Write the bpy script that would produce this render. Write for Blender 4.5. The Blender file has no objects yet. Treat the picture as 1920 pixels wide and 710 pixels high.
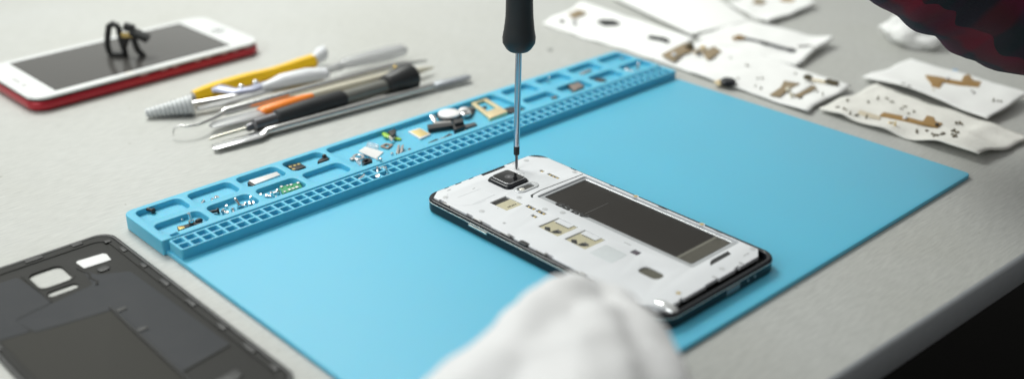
import bpy, bmesh, math, random
from mathutils import Vector, Matrix, noise
from mathutils.bvhtree import BVHTree
random.seed(7)
S = 0.001                                    # everything below is written in millimetres
scene = bpy.context.scene
COL = scene.collection

# ------------------------------------------------------------------ camera
FPX, PITCH, YAW = 2091.5, 0.44938, 0.81780
CAM = Vector((-188.09, -220.09, 246.48))
FW = Vector((math.cos(YAW)*math.cos(PITCH), math.sin(YAW)*math.cos(PITCH), -math.sin(PITCH)))
RT = Vector((math.sin(YAW), -math.cos(YAW), 0))
UP = RT.cross(FW)
cd = bpy.data.cameras.new('camera'); cam = bpy.data.objects.new('camera', cd); COL.objects.link(cam)
cam.matrix_world = Matrix.Translation(CAM*S) @ Matrix((RT, UP, -FW)).transposed().to_4x4()
cd.sensor_width = 36; cd.lens = FPX/1920*36; cd.clip_start = 0.01; cd.clip_end = 50
scene.camera = cam

def ray(px, py): return FW + RT*((px-960)/FPX) - UP*((py-355)/FPX)
def at(px, py, z=0.0):                       # point of the horizontal plane at height z
    d = ray(px, py); return CAM + d*((z-CAM.z)/d.z)
def depth(px, py, d): return CAM + ray(px, py)*d
def stand(px, py, base):                     # point of the upright plane through base that faces the viewer
    n = Vector((FW.x, FW.y, 0)); d = ray(px, py)
    return CAM + d*((base-CAM).dot(n)/d.dot(n))
F_TIP = (at(968, 316, 9.6)-CAM).dot(FW)
cd.dof.use_dof = True; cd.dof.focus_distance = (F_TIP-22)*S; cd.dof.aperture_fstop = 4.0

# ------------------------------------------------------------------ materials
MATS = {}
def pm(name, col, rough=.5, metal=0., var=.08, nscale=300, bump=0., bscale=1500, spec=.5, coat=0., trans=0.,
       alpha=1., sheen=0., rvar=.1, sss=0.):
    if name in MATS: return MATS[name]
    m = bpy.data.materials.new(name); m.use_nodes = True
    nt = m.node_tree; N = nt.nodes; L = nt.links; b = N['Principled BSDF']
    tc = N.new('ShaderNodeTexCoord')
    nz = N.new('ShaderNodeTexNoise'); nz.inputs['Scale'].default_value = nscale; nz.inputs['Detail'].default_value = 4
    L.new(tc.outputs['Object'], nz.inputs['Vector'])
    mx = N.new('ShaderNodeMix'); mx.data_type = 'RGBA'
    mx.inputs[6].default_value = (*[c*(1-var) for c in col], 1); mx.inputs[7].default_value = (*[min(1, c*(1+var)) for c in col], 1)
    L.new(nz.outputs['Fac'], mx.inputs[0]); L.new(mx.outputs[2], b.inputs['Base Color'])
    mr = N.new('ShaderNodeMapRange'); mr.inputs['To Min'].default_value = max(.02, rough*(1-rvar)); mr.inputs['To Max'].default_value = min(1, rough*(1+rvar))
    L.new(nz.outputs['Fac'], mr.inputs['Value']); L.new(mr.outputs['Result'], b.inputs['Roughness'])
    b.inputs['Metallic'].default_value = metal; b.inputs['Specular IOR Level'].default_value = spec
    b.inputs['Coat Weight'].default_value = coat; b.inputs['Transmission Weight'].default_value = trans
    b.inputs['Alpha'].default_value = alpha; b.inputs['Sheen Weight'].default_value = sheen
    if sss: b.inputs['Subsurface Weight'].default_value = sss; b.inputs['Subsurface Scale'].default_value = .003
    if bump:
        n2 = N.new('ShaderNodeTexNoise'); n2.inputs['Scale'].default_value = bscale; n2.inputs['Detail'].default_value = 6
        L.new(tc.outputs['Object'], n2.inputs['Vector'])
        bp = N.new('ShaderNodeBump'); bp.inputs['Strength'].default_value = bump; bp.inputs['Distance'].default_value = .0004
        L.new(n2.outputs['Fac'], bp.inputs['Height']); L.new(bp.outputs['Normal'], b.inputs['Normal'])
    MATS[name] = m; return m

M_BLUE = pm('blue_silicone', (.085, .49, .70), .48, var=.03, nscale=25, bump=.06, bscale=2500, spec=.6, sheen=.12, sss=.25)
M_WHITE_PL = pm('white_plastic', (.77, .79, .82), .32, var=.03, nscale=90, bump=.03, spec=.5)
M_CREAM_PL = pm('cream_plastic', (.66, .62, .50), .4, var=.06)
M_BLACK_GL = pm('black_gloss', (.008, .010, .014), .22, var=.2, spec=.35)
M_BLACK_PL = pm('black_plastic', (.016, .017, .018), .42, var=.25, bump=.1, bscale=1800)
M_RUBBER = pm('black_rubber', (.014, .016, .018), .5, var=.2, bump=.12, bscale=3000)
M_CHROME = pm('chrome', (.78, .79, .80), .16, 1., var=.06)
M_STEEL = pm('steel', (.66, .66, .65), .24, 1., var=.15, nscale=500)
M_DARKSTEEL = pm('dark_steel', (.17, .17, .18), .34, 1., var=.2)
M_GREYMET = pm('grey_metal', (.40, .39, .38), .42, .85, var=.2, nscale=800)
M_GOLD = pm('gold', (.83, .62, .24), .28, 1., var=.1)
M_GOLDPALE = pm('pale_gold', (.80, .66, .40), .38, .55, var=.06)
M_CONTACT = pm('brass_contact', (.58, .54, .38), .42, .45, var=.12, nscale=900)
M_BRONZE = pm('bronze_plate', (.36, .21, .062), .5, .15, var=.2, nscale=500)
M_BRONZE2 = pm('dull_bronze_plate', (.31, .235, .14), .5, .15, var=.2, nscale=500)
M_PAPER = pm('white_paper', (.89, .90, .89), .85, var=.025, nscale=120, bump=.25, bscale=500, spec=.2)
M_TISSUE = pm('cream_tissue', (.81, .805, .76), .9, var=.05, nscale=200, bump=.9, bscale=420, spec=.1)
M_RED = pm('red_metal', (.42, .012, .026), .3, .3, var=.08, coat=.2)
M_YELLOW = pm('yellow_plastic', (.95, .58, .008), .3, var=.05, coat=.2)
M_ORANGE = pm('orange_plastic', (1.0, .25, .02), .35, var=.1)
M_LILAC = pm('lilac_plastic', (.42, .44, .56), .25, .3, var=.12)
M_CLEARGREY = pm('clear_grey_plastic', (.62, .63, .64), .22, var=.05, trans=.35, alpha=.8)
M_CLEAR = pm('clear_plastic', (.9, .93, .95), .12, var=.02, trans=.6, alpha=.5)
M_PCB = pm('green_circuit', (.015, .30, .11), .35, var=.3, nscale=900, coat=.3)
M_LIME = pm('lime_flex', (.28, .55, .015), .4, var=.15)
M_SCREEN = pm('dark_glass', (.085, .082, .078), .09, var=.03, spec=.5)
M_SCREW_DK = pm('brown_screw', (.13, .11, .07), .35, .7, var=.3, nscale=1500)
M_BRISTLE = pm('grey_bristle', (.5, .53, .55), .5, var=.2, nscale=1200)
M_GLASSBLK = pm('camera_glass', (.008, .008, .009), .05, var=.1, spec=.4)
M_DENT = pm('grey_adhesive_foil', (.033, .036, .041), .6, .0, var=.1, nscale=150, bump=.12, bscale=900, spec=.25)
M_COVER = pm('graphite_plastic', (.024, .024, .022), .6, .0, var=.3, spec=.22, nscale=120, bump=.3, bscale=700)
M_COVER2 = pm('brown_grey_film', (.040, .039, .034), .65, .0, var=.2, spec=.2, nscale=90, bump=.15, bscale=600)
M_LABELSIL = pm('white_label', (.86, .86, .86), .25, var=.04, nscale=250)
M_FLOOR = pm('dark_floor_paint', (.004, .0035, .003), .9, var=.5, nscale=6, spec=.1)
M_BLUEDOT = pm('blue_scrap', (.2, .42, .7), .6)
M_DUST = pm('grey_dust', (.36, .37, .35), .9)

def table_mat():
    m = bpy.data.materials.new('brushed_laminate'); m.use_nodes = True
    nt = m.node_tree; N = nt.nodes; L = nt.links; b = N['Principled BSDF']
    tc = N.new('ShaderNodeTexCoord')
    mp = N.new('ShaderNodeMapping'); mp.inputs['Rotation'].default_value = (0, 0, math.radians(22)); mp.inputs['Scale'].default_value = (110, 900, 1)
    L.new(tc.outputs['Object'], mp.inputs['Vector'])
    n1 = N.new('ShaderNodeTexNoise'); n1.inputs['Scale'].default_value = 1.; n1.inputs['Detail'].default_value = 5; n1.inputs['Roughness'].default_value = .65
    L.new(mp.outputs[0], n1.inputs['Vector'])
    n2 = N.new('ShaderNodeTexNoise'); n2.inputs['Scale'].default_value = 9; n2.inputs['Detail'].default_value = 5
    L.new(tc.outputs['Object'], n2.inputs['Vector'])
    r1 = N.new('ShaderNodeValToRGB'); r1.color_ramp.elements[0].position = .28; r1.color_ramp.elements[1].position = .72
    r1.color_ramp.elements[0].color = (.44, .449, .434, 1); r1.color_ramp.elements[1].color = (.585, .595, .575, 1)
    L.new(n1.outputs['Fac'], r1.inputs['Fac'])
    r2 = N.new('ShaderNodeValToRGB'); r2.color_ramp.elements[0].position = .3; r2.color_ramp.elements[1].position = .7
    r2.color_ramp.elements[0].color = (.93, .925, .90, 1); r2.color_ramp.elements[1].color = (1, 1, 1, 1)
    L.new(n2.outputs['Fac'], r2.inputs['Fac'])
    n3 = N.new('ShaderNodeTexNoise'); n3.inputs['Scale'].default_value = 160; n3.inputs['Detail'].default_value = 2
    L.new(tc.outputs['Object'], n3.inputs['Vector'])
    r3 = N.new('ShaderNodeValToRGB'); r3.color_ramp.elements[0].position = .235; r3.color_ramp.elements[1].position = .28
    r3.color_ramp.elements[0].color = (.78, .77, .74, 1); r3.color_ramp.elements[1].color = (1, 1, 1, 1)
    L.new(n3.outputs['Fac'], r3.inputs['Fac'])
    x1 = N.new('ShaderNodeMix'); x1.data_type = 'RGBA'; x1.blend_type = 'MULTIPLY'; x1.inputs[0].default_value = 1
    L.new(r1.outputs[0], x1.inputs[6]); L.new(r2.outputs[0], x1.inputs[7])
    x2 = N.new('ShaderNodeMix'); x2.data_type = 'RGBA'; x2.blend_type = 'MULTIPLY'; x2.inputs[0].default_value = 1
    L.new(x1.outputs[2], x2.inputs[6]); L.new(r3.outputs[0], x2.inputs[7])
    L.new(x2.outputs[2], b.inputs['Base Color'])
    b.inputs['Roughness'].default_value = .42; b.inputs['Specular IOR Level'].default_value = .45
    bp = N.new('ShaderNodeBump'); bp.inputs['Strength'].default_value = .5; bp.inputs['Distance'].default_value = .0002
    L.new(n1.outputs['Fac'], bp.inputs['Height']); L.new(bp.outputs[0], b.inputs['Normal'])
    return m
M_TABLE = table_mat()
M_EDGE = pm('edge_band_plastic', (.36, .38, .40), .35, var=.08, nscale=200)

def glove_mat():
    m = pm('white_knit', (.92, .92, .93), .9, var=.02, nscale=150, spec=.15, sheen=.3)
    nt = m.node_tree; N = nt.nodes; L = nt.links
    tc = N.new('ShaderNodeTexCoord')
    w = N.new('ShaderNodeTexWave'); w.inputs['Scale'].default_value = 300; w.inputs['Distortion'].default_value = 2
    L.new(tc.outputs['Object'], w.inputs['Vector'])
    bp = N.new('ShaderNodeBump'); bp.inputs['Strength'].default_value = .4; bp.inputs['Distance'].default_value = .0005
    L.new(w.outputs['Fac'], bp.inputs['Height']); L.new(bp.outputs[0], N['Principled BSDF'].inputs['Normal'])
    return m
M_GLOVE = glove_mat()

def plaid_mat():
    m = bpy.data.materials.new('dark_plaid_wool'); m.use_nodes = True
    nt = m.node_tree; N = nt.nodes; L = nt.links; b = N['Principled BSDF']
    uv = N.new('ShaderNodeUVMap'); uv.uv_map = 'cloth'
    sep = N.new('ShaderNodeSeparateXYZ')
    nz = N.new('ShaderNodeTexNoise'); nz.inputs['Scale'].default_value = 9; nz.inputs['Detail'].default_value = 1
    L.new(uv.outputs[0], nz.inputs['Vector'])
    ad = N.new('ShaderNodeMix'); ad.data_type = 'RGBA'; ad.blend_type = 'LINEAR_LIGHT'; ad.inputs[0].default_value = .035
    L.new(uv.outputs[0], ad.inputs[6]); L.new(nz.outputs['Color'], ad.inputs[7]); L.new(ad.outputs[2], sep.inputs[0])
    def stripes(sock, mul, cols):
        mt = N.new('ShaderNodeMath'); mt.operation = 'MULTIPLY'; mt.inputs[1].default_value = mul; L.new(sock, mt.inputs[0])
        fr = N.new('ShaderNodeMath'); fr.operation = 'FRACT'; L.new(mt.outputs[0], fr.inputs[0])
        r = N.new('ShaderNodeValToRGB'); e = r.color_ramp.elements
        e[0].position = 0; e[0].color = (*cols[0][1], 1); e[1].position = cols[1][0]; e[1].color = (*cols[1][1], 1)
        for p, c in cols[2:]:
            q = e.new(p); q.color = (*c, 1)
        r.color_ramp.interpolation = 'EASE'; L.new(fr.outputs[0], r.inputs[0]); return r.outputs[0]
    a = stripes(sep.outputs[0], 3.1, [(0, (.020, .010, .018)), (.28, (.022, .010, .020)), (.36, (.10, .005, .012)), (.58, (.11, .005, .014)), (.66, (.020, .016, .022)), (.80, (.006, .016, .018)), (.92, (.030, .008, .022))])
    c = stripes(sep.outputs[1], 5.0, [(0, (.22, .006, .022)), (.22, (.18, .006, .018)), (.32, (.026, .020, .030)), (.55, (.06, .010, .045)), (.72, (.008, .014, .016)), (.9, (.012, .010, .014))])
    x = N.new('ShaderNodeMix'); x.data_type = 'RGBA'; x.inputs[0].default_value = .5
    L.new(a, x.inputs[6]); L.new(c, x.inputs[7]); L.new(x.outputs[2], b.inputs['Base Color'])
    b.inputs['Roughness'].default_value = .95; b.inputs['Specular IOR Level'].default_value = .1; b.inputs['Sheen Weight'].default_value = .12
    tc = N.new('ShaderNodeTexCoord'); n2 = N.new('ShaderNodeTexNoise'); n2.inputs['Scale'].default_value = 2600; n2.inputs['Detail'].default_value = 4
    L.new(tc.outputs['Object'], n2.inputs['Vector'])
    bp = N.new('ShaderNodeBump'); bp.inputs['Strength'].default_value = .6; bp.inputs['Distance'].default_value = .001
    L.new(n2.outputs['Fac'], bp.inputs['Height']); L.new(bp.outputs[0], b.inputs['Normal'])
    return m
M_PLAID = plaid_mat()

# ------------------------------------------------------------------ mesh helpers (millimetres)
def rrect(x0, y0, x1, y1, r, n=6):
    out = []
    rs = r if isinstance(r, (list, tuple)) else (r,)*4      # corners: x1y1, x0y1, x0y0, x1y0
    for (cx, cy, a0, q) in ((x1, y1, 0, rs[0]), (x0, y1, 90, rs[1]), (x0, y0, 180, rs[2]), (x1, y0, 270, rs[3])):
        sx = -1 if cx == x1 else 1; sy = -1 if cy == y1 else 1
        if q <= .01: out.append((cx, cy)); continue
        for k in range(n+1):
            a = math.radians(a0+90*k/n); out.append((cx+sx*q+q*math.cos(a), cy+sy*q+q*math.sin(a)))
    return out
def roundpoly(pts, r, n=4):
    out = []; m = len(pts)
    for i in range(m):
        p = Vector(pts[i][:2]); a = Vector(pts[i-1][:2])-p; b = Vector(pts[(i+1) % m][:2])-p
        q = min(r, a.length*.45, b.length*.45); a.normalize(); b.normalize()
        s, e = p+a*q, p+b*q
        for k in range(n+1):
            t = k/n; out.append(tuple(s*(1-t)**2+p*2*t*(1-t)+e*t*t))
    return out
def area2(l): return sum(l[i-1][0]*l[i][1]-l[i][0]*l[i-1][1] for i in range(len(l)))
def circ(x, y, r, n=20): return [(x+r*math.cos(2*math.pi*k/n), y+r*math.sin(2*math.pi*k/n)) for k in range(n)]

def wloc(o):
    v = Vector((0, 0, 0))
    while o: v += o.location/S; o = o.parent
    return v
class MB:
    def __init__(s): s.bm = bmesh.new()
    def face(s, pts, z0, z1):                                # straight prism
        pts = [Vector((p[0], p[1], 0)) for p in pts]
        if area2(pts) < 0: pts.reverse()
        lo = [s.bm.verts.new((p.x, p.y, z0)) for p in pts]; hi = [s.bm.verts.new((p.x, p.y, z1)) for p in pts]
        s.bm.faces.new(hi); s.bm.faces.new(lo[::-1])
        for i in range(len(pts)): s.bm.faces.new((lo[i-1], lo[i], hi[i], hi[i-1]))
        return s
    def plate(s, outer, holes=(), z0=0, z1=1, bev=.3, res=2):  # filled outline with holes and rounded rims
        cu = bpy.data.curves.new('outline', 'CURVE'); cu.dimensions = '2D'; cu.fill_mode = 'BOTH'
        bev = min(bev, (z1-z0)/2*.98)
        cu.extrude = (z1-z0)/2-bev; cu.bevel_depth = bev; cu.bevel_resolution = res; cu.offset = -bev
        for k, l in enumerate([outer]+list(holes)):
            l = [p[:2] for p in l]
            if (area2(l) < 0) == (k == 0): l = l[::-1]
            sp = cu.splines.new('POLY'); sp.points.add(len(l)-1)
            for q, p in zip(sp.points, l): q.co = (p[0], p[1], 0, 1)
            sp.use_cyclic_u = True
        ob = bpy.data.objects.new('outline', cu)
        me = bpy.data.meshes.new_from_object(ob)
        bpy.data.objects.remove(ob); bpy.data.curves.remove(cu)
        me.transform(Matrix.Translation((0, 0, (z0+z1)/2)))
        s.bm.from_mesh(me); bpy.data.meshes.remove(me)
        bmesh.ops.remove_doubles(s.bm, verts=s.bm.verts, dist=.002)
        return s
    def box(s, c, d, rz=0, bev=0, M=None):
        r = bmesh.ops.create_cube(s.bm, size=1)['verts']
        mt = Matrix.Translation(c) @ Matrix.Rotation(rz, 4, 'Z') @ Matrix.Diagonal((*d, 1))
        if M: mt = M @ mt
        bmesh.ops.transform(s.bm, matrix=mt, verts=r)
        if bev:
            es = list({e for v in r for e in v.link_edges})
            bmesh.ops.bevel(s.bm, geom=es, offset=bev, segments=2, affect='EDGES', profile=.6)
        return s
    def sweep(s, pts, radii, seg=14, flat=1., up=None, closed=False):
        pts = [Vector(p) for p in pts]; rings = []; n = len(pts)
        if not isinstance(radii, list): radii = [radii]*n
        prev = None
        for i, p in enumerate(pts):
            t = (pts[min(i+1, n-1)]-pts[max(i-1, 0)])
            if t.length < 1e-6: t = prev or Vector((0, 0, 1))
            t.normalize(); prev = t
            u = Vector(up) if up else (Vector((0, 0, 1)) if abs(t.z) < .9 else Vector((FW.x, FW.y, 0)))
            sd = u.cross(t)
            if sd.length < 1e-4: sd = Vector((1, 0, 0))
            sd.normalize(); un = t.cross(sd)
            r = radii[i]; ra, rb = (r if isinstance(r, (list, tuple)) else (r, r*flat))
            rings.append([s.bm.verts.new(p+sd*ra*math.cos(2*math.pi*k/seg)+un*rb*math.sin(2*math.pi*k/seg)) for k in range(seg)])
        for a, b in zip(rings, rings[1:]):
            for k in range(seg): s.bm.faces.new((a[k-1], a[k], b[k], b[k-1]))
        s.bm.faces.new(rings[0][::-1]) ; s.bm.faces.new(rings[-1])
        return s
    def lathe(s, prof, c=(0, 0, 0), seg=24):                  # profile of (radius, z)
        rings = [[s.bm.verts.new((c[0]+r*math.cos(2*math.pi*k/seg), c[1]+r*math.sin(2*math.pi*k/seg), c[2]+z)) for k in range(seg)] for r, z in prof]
        for a, b in zip(rings, rings[1:]):
            for k in range(seg): s.bm.faces.new((a[k-1], a[k], b[k], b[k-1]))
        s.bm.faces.new(rings[0][::-1]); s.bm.faces.new(rings[-1]); return s
    def ball(s, c, r, sc=(1, 1, 1), sub=3):
        v = bmesh.ops.create_icosphere(s.bm, subdivisions=sub, radius=r)['verts']
        bmesh.ops.transform(s.bm, matrix=Matrix.Translation(c) @ Matrix.Diagonal((*sc, 1)), verts=v); return s
    def xf(s, M): bmesh.ops.transform(s.bm, matrix=M, verts=s.bm.verts); return s
    def build(s, name, mat, parent=None, origin=None, angle=38, recalc=True):
        o0 = Vector(origin) if origin is not None else wloc(parent)
        if recalc: bmesh.ops.recalc_face_normals(s.bm, faces=s.bm.faces)
        me = bpy.data.meshes.new(name); s.bm.to_mesh(me); s.bm.free()
        me.transform(Matrix.Diagonal((S, S, S, 1)) @ Matrix.Translation(-o0))
        for p in me.polygons: p.use_smooth = True
        me.set_sharp_from_angle(angle=math.radians(angle))
        me.materials.append(mat)
        o = bpy.data.objects.new(name, me); COL.objects.link(o)
        if parent: o.parent = parent
        else: o.location = o0*S
        return o
def tag(o, label, cat, group=None, kind=None):
    if label: o['label'] = label
    if cat: o['category'] = cat
    if group: o['group'] = group
    if kind: o['kind'] = kind
    return o
def thing(name, label, cat, loc=(0, 0, 0), group=None):
    o = bpy.data.objects.new(name, None); COL.objects.link(o); o.location = Vector(loc)*S
    o.empty_display_size = .01
    return tag(o, label, cat, group)
def copy_tree(o, loc=None, rot=None, label=None, group=None):
    c = o.copy(); COL.objects.link(c)
    for ch in o.children:
        k = ch.copy(); COL.objects.link(k); k.parent = c
    if loc is not None: c.location = Vector(loc)*S
    if rot is not None: c.rotation_euler = rot
    if label: c['label'] = label
    if group: c['group'] = group
    return c
def pxpoly(pts, z): return [at(x, y, z) for x, y in pts]

# ------------------------------------------------------------------ setting
floor = MB().face([(-3000, -3000), (3000, -3000), (3000, 3000), (-3000, 3000)], -741, -740).build('floor', M_FLOOR)
tag(floor, None, None, kind='structure')
def edge_y(x): return -48-(x-136)*.0455
tb = MB().plate([(-1100, edge_y(-1100)), (1500, edge_y(1500)), (1500, 1500), (-1100, 1500)], z0=-16, z1=0, bev=.4).build('table_top', M_TABLE)
tag(tb, None, None, kind='structure')
eb = MB()
a = Vector((-1100, edge_y(-1100), 0)); b_ = Vector((1500, edge_y(1500), 0))
prof = [(0, .15), (-.8, .1), (-1.6, -.6), (-2.0, -1.6), (-2.0, -15), (-1.4, -16.3), (0, -16.4)]
rg = [[eb.bm.verts.new((p.x, p.y-.05+q[0], q[1])) for q in prof] for p in (a, b_)]
for k in range(len(prof)-1): eb.bm.faces.new((rg[0][k], rg[0][k+1], rg[1][k+1], rg[1][k]))
eb.build('edge_band', M_EDGE, tb)

# ------------------------------------------------------------------ silicone repair mat
W, D = 345., 249.
mat = thing('repair_mat', 'light blue silicone repair mat with parts tray along its back edge', 'mat', (W/2, D/2, 0))
MB().plate(rrect(.5, 0, W, D-1, 3), z0=0, z1=2.4, bev=.5).build('mat_sheet', M_BLUE, mat)
TZ = 7.8
pockets = []
for x0 in (3, 29.9, 56.8, 83.9): pockets += [(x0, 232, x0+23.2, 245.5), (x0, 213.8, x0+23.2, 227)]
for x0 in (237, 265.3, 293.6, 321.6): pockets += [(x0, 231, x0+22.5, 244.6), (x0, 213.4, x0+22.5, 226)]
holes = [rrect(a, b, c, d, 3.3) for a, b, c, d in pockets]
holes.append(rrect(111, 213.8, 231.8, 245.2, 3.3))
holes.append(rrect(4.5, 210.7, 8.5, 212.9, .5))
MB().plate(rrect(-1.2, 209.6, W+.3, D, (4, 5, 1, 1)), holes, z0=.2, z1=TZ, bev=.55, res=3).build('parts_tray', M_BLUE, mat)
cells = []
N_CELL = 58
for i in range(N_CELL):
    for y in (205.6, 199.9):
        x = 5.2+i*5.87; cells.append(rrect(x-2.25, y-2.1, x+2.25, y+2.1, .5, 3))
MB().plate(rrect(1.6, 196.6, W+.3, 208.9, 1.2), cells, z0=2.1, z1=7.4, bev=.3).build('screw_grid', M_BLUE, mat)
MAT_Z, TRAY_Z = 2.4, 5.0
MB().plate(rrect(0, 211, W-.5, D-1.2, 3), z0=2.3, z1=TRAY_Z, bev=.1).build('tray_floor', M_BLUE, mat)

# ------------------------------------------------------------------ opened phone
PX0, PX1, PY0, PY1 = 112., 189., 11., 163.7
ph = thing('opened_phone', 'opened black smartphone with its white inner chassis showing on the blue mat', 'phone', ((PX0+PX1)/2, (PY0+PY1)/2, MAT_Z))
Z0, ZT = MAT_Z+.05, 9.5
MB().plate(rrect(PX0, PY0, PX1, PY1, 8, 10), [rrect(PX0+2.6, PY0+2.6, PX1-2.6, PY1-2.6, 5.6, 10)], z0=Z0, z1=8.9, bev=1.0, res=4).build('frame', M_BLACK_GL, ph)
MB().plate(rrect(PX0+2, PY0+2, PX1-2, PY1-2, 6, 10), z0=Z0+.2, z1=5.2, bev=.1).build('inner_floor', M_BLACK_PL, ph)
MB().plate(rrect(PX0-.12, PY0-.12, PX1+.12, PY1+.12, 8, 10), [rrect(PX0+.6, PY0+.6, PX1-.6, PY1-.6, 7.6, 10)], z0=7.15, z1=7.75, bev=.2).build('chrome_rim', pm('satin_chrome', (.62, .60, .56), .3, 1.), ph)
bb = (151.6, 29.8, 185.6, 124.8)                               # battery bay opening
ol = []                                                       # chassis outline with little clip notches
def edge(a, b, inw, notches):
    a = Vector(a); b = Vector(b); t = (b-a); L_ = t.length; t.normalize(); q = Vector(inw); out = [a]
    for s0, w, dpt in notches:
        out += [a+t*s0, a+t*s0+q*dpt, a+t*(s0+w)+q*dpt, a+t*(s0+w)]
    return out+[b]
cx0, cy0, cx1, cy1 = PX0+2.0, PY0+5.4, PX1-1.6, PY1-1.7
ol += edge((cx0+4, cy0), (cx1-7, cy0), (0, 1), [(9, 2.5, .8), (26, 9, .7), (46, 3, .8)])
ol += edge((cx1-1.5, cy0+4), (cx1, cy1-9), (-1, 0), [(20, 3, .5), (52, 5, .6), (86, 3, .5), (112, 4, .6)])
ol += edge((cx1-6, cy1), (cx0+6, cy1), (0, -1), [(9, 6, .5), (17, 16, 2.0), (38, 3, .5), (46, 4, .7), (54, 3, .5)])
ol += edge((cx0+.6, cy1-4), (cx0, cy0+9), (1, 0), [(4, 5, 1.0), (24, 4, 1.1), (33, 8, .7), (52, 4.5, 1.4), (76, 5, 1.4), (98, 4, 1.0), (114, 5, 1.2)])
ol = [tuple(v[:2]) for v in ol]
cam_h = rrect(145.7, 138.6, 161.2, 155.4, 3)
sen_h = rrect(149.2, 133.4, 159.4, 137.2, 1.85)
sd_h = [(130.6, 123.6), (141, 123.2), (140.9, 135.4), (130.4, 135.2)]
def sim(x, y): return [(x, y), (x+13.2, y-.3), (x+13.4, y+12.6), (x+.3, y+13)]
sim_h = [sim(129.9, 89.1), sim(130.1, 72.4)]
win_h = rrect(132.2, 33.4, 138.8, 44.6, 2.6)
small = [(172.9, 142.6, 174.9, 145.0), (172.9, 131.8, 174.9, 139.4), (140.2, 115.2, 142.6, 121.0), (140.2, 108.3, 142.6, 114.0), (135.2, 108.8, 137.2, 112.2), (142.6, 53.2, 146.3, 57.2)]
holes = [rrect(*bb, 1.2), cam_h, sen_h, sd_h, *sim_h, win_h, *[rrect(*q, .3, 2) for q in small]]
ch = MB().plate(ol, holes, z0=7.6, z1=ZT, bev=.22).build('chassis_plate', M_WHITE_PL, ph)
# recess floors
MB().face([(125, 50), (148, 50), (148, 147), (125, 147)], 8.2, 8.35).build('circuit_recess', M_BLACK_PL, ph)
MB().face([(130, 31), (142, 31), (142, 47), (130, 47)], 8.4, 8.8).build('sensor_window', pm('olive_window', (.10, .095, .07), .2, var=.2), ph)
MB().face([(170, 128), (177, 128), (177, 148), (170, 148)], 8.2, 8.4).build('contact_recess', M_BLACK_PL, ph)
for q in small[:5]:
    n = 1 if q[3]-q[1] < 4 else (3 if q[3]-q[1] > 7 else 2)
    for k in range(n):
        y = q[1]+(k+.5)*(q[3]-q[1])/n
        MB().box(((q[0]+q[2])/2, y, 8.75), (1.15, .95, .9), bev=.15).build('gold_contact', M_GOLD, ph)
MB().box((144.4, 55.2, 8.8), (2.8, 2.8, .9), bev=.1).build('connector', pm('purple_grey_connector', (.09, .07, .09), .4), ph)
# battery bay
bat = MB().plate(rrect(bb[0]+.4, bb[1]+.4, bb[2]-.4, bb[3]-.4, 1), z0=5.4, z1=6.2, bev=.1).build('battery_bay', pm('bay_tray', (.52, .54, .56), .3, .5, var=.08), ph)
wall = MB().plate(rrect(bb[0]+.1, bb[1]+.1, bb[2]-.1, bb[3]-.1, 1.2), [rrect(bb[0]+3.6, bb[1]+3.2, bb[2]-2.0, bb[3]-1.9, .8)], z0=6.25, z1=8.75, bev=.5).build('tray_wall', pm('bay_tray', (0, 0, 0)), bat)
MB().plate(rrect(bb[0]+3.8, bb[1]+3.4, bb[2]-2.2, bb[3]-2.1, .6), z0=6.25, z1=8.3, bev=.15).build('battery_film', pm('charcoal_film', (.024, .021, .018), .6, var=.14, nscale=60, bump=.1, bscale=700, spec=.25), ph)
MB().face([(155.6, 40.2), (183.2, 40.2), (183.2, 41.8), (155.6, 41.8)], 8.3, 8.36).build('film_stripe', pm('olive_stripe', (.16, .155, .125), .35, var=.1), ph)
MB().face([(155.6, 33.5), (183.2, 33.5), (183.2, 40.1), (155.6, 40.1)], 8.3, 8.33).build('film_patch', pm('olive_patch', (.075, .07, .052), .35, var=.15), ph)
MB().face([(156.5, 97.4), (173, 97.6), (173, 97.9), (156.5, 97.8)], 8.3, 8.34).build('film_crease', pm('crease_grey', (.085, .085, .08), .3), ph)
# black hand-painted marks crossing the left rim of the bay
def stroke(pts, w, z):
    m = MB(); m.sweep([(x, y, z) for x, y in pts], w, seg=8, flat=.12); return m
ink = pm('black_ink', (.010, .010, .011), .35)
for pts in ([(153.2, 113.6), (154.8, 112.6), (155.4, 110.6), (154.2, 109.4), (153.0, 110.6), (152.6, 112.8)],
            [(155.8, 108.6), (154.8, 106.4), (153.4, 105.3), (152.8, 106.8), (153.4, 108.6)],
            [(153.0, 102.9), (152.2, 101.0), (153.2, 99.4), (154.8, 100.0), (154.6, 102.2), (153.2, 103.0)],
            [(155.4, 98.6), (153.4, 96.8), (151.8, 96.4)], [(153.4, 96.8), (154.6, 94.6), (156.0, 94.0)]):
    stroke(pts, .85, 8.9).build('ink_mark', ink, ph)
MB().sweep([(149.0, 125.4, 9.55), (150.4, 127.2, 9.55), (152.5, 127.6, 9.55), (157.5, 128.2, 9.55), (186.0, 126.9, 9.55)], [.55, .6, .3, .28, .3], seg=8, flat=.25).build('seam_gap', M_BLACK_PL, ph)
MB().face([(158.6, 25.6), (173.5, 25.8), (174.5, 28.3), (163, 28.3), (160.8, 27.4)], ZT, ZT+.05).build('seam_gap', M_BLACK_PL, ph)
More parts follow.
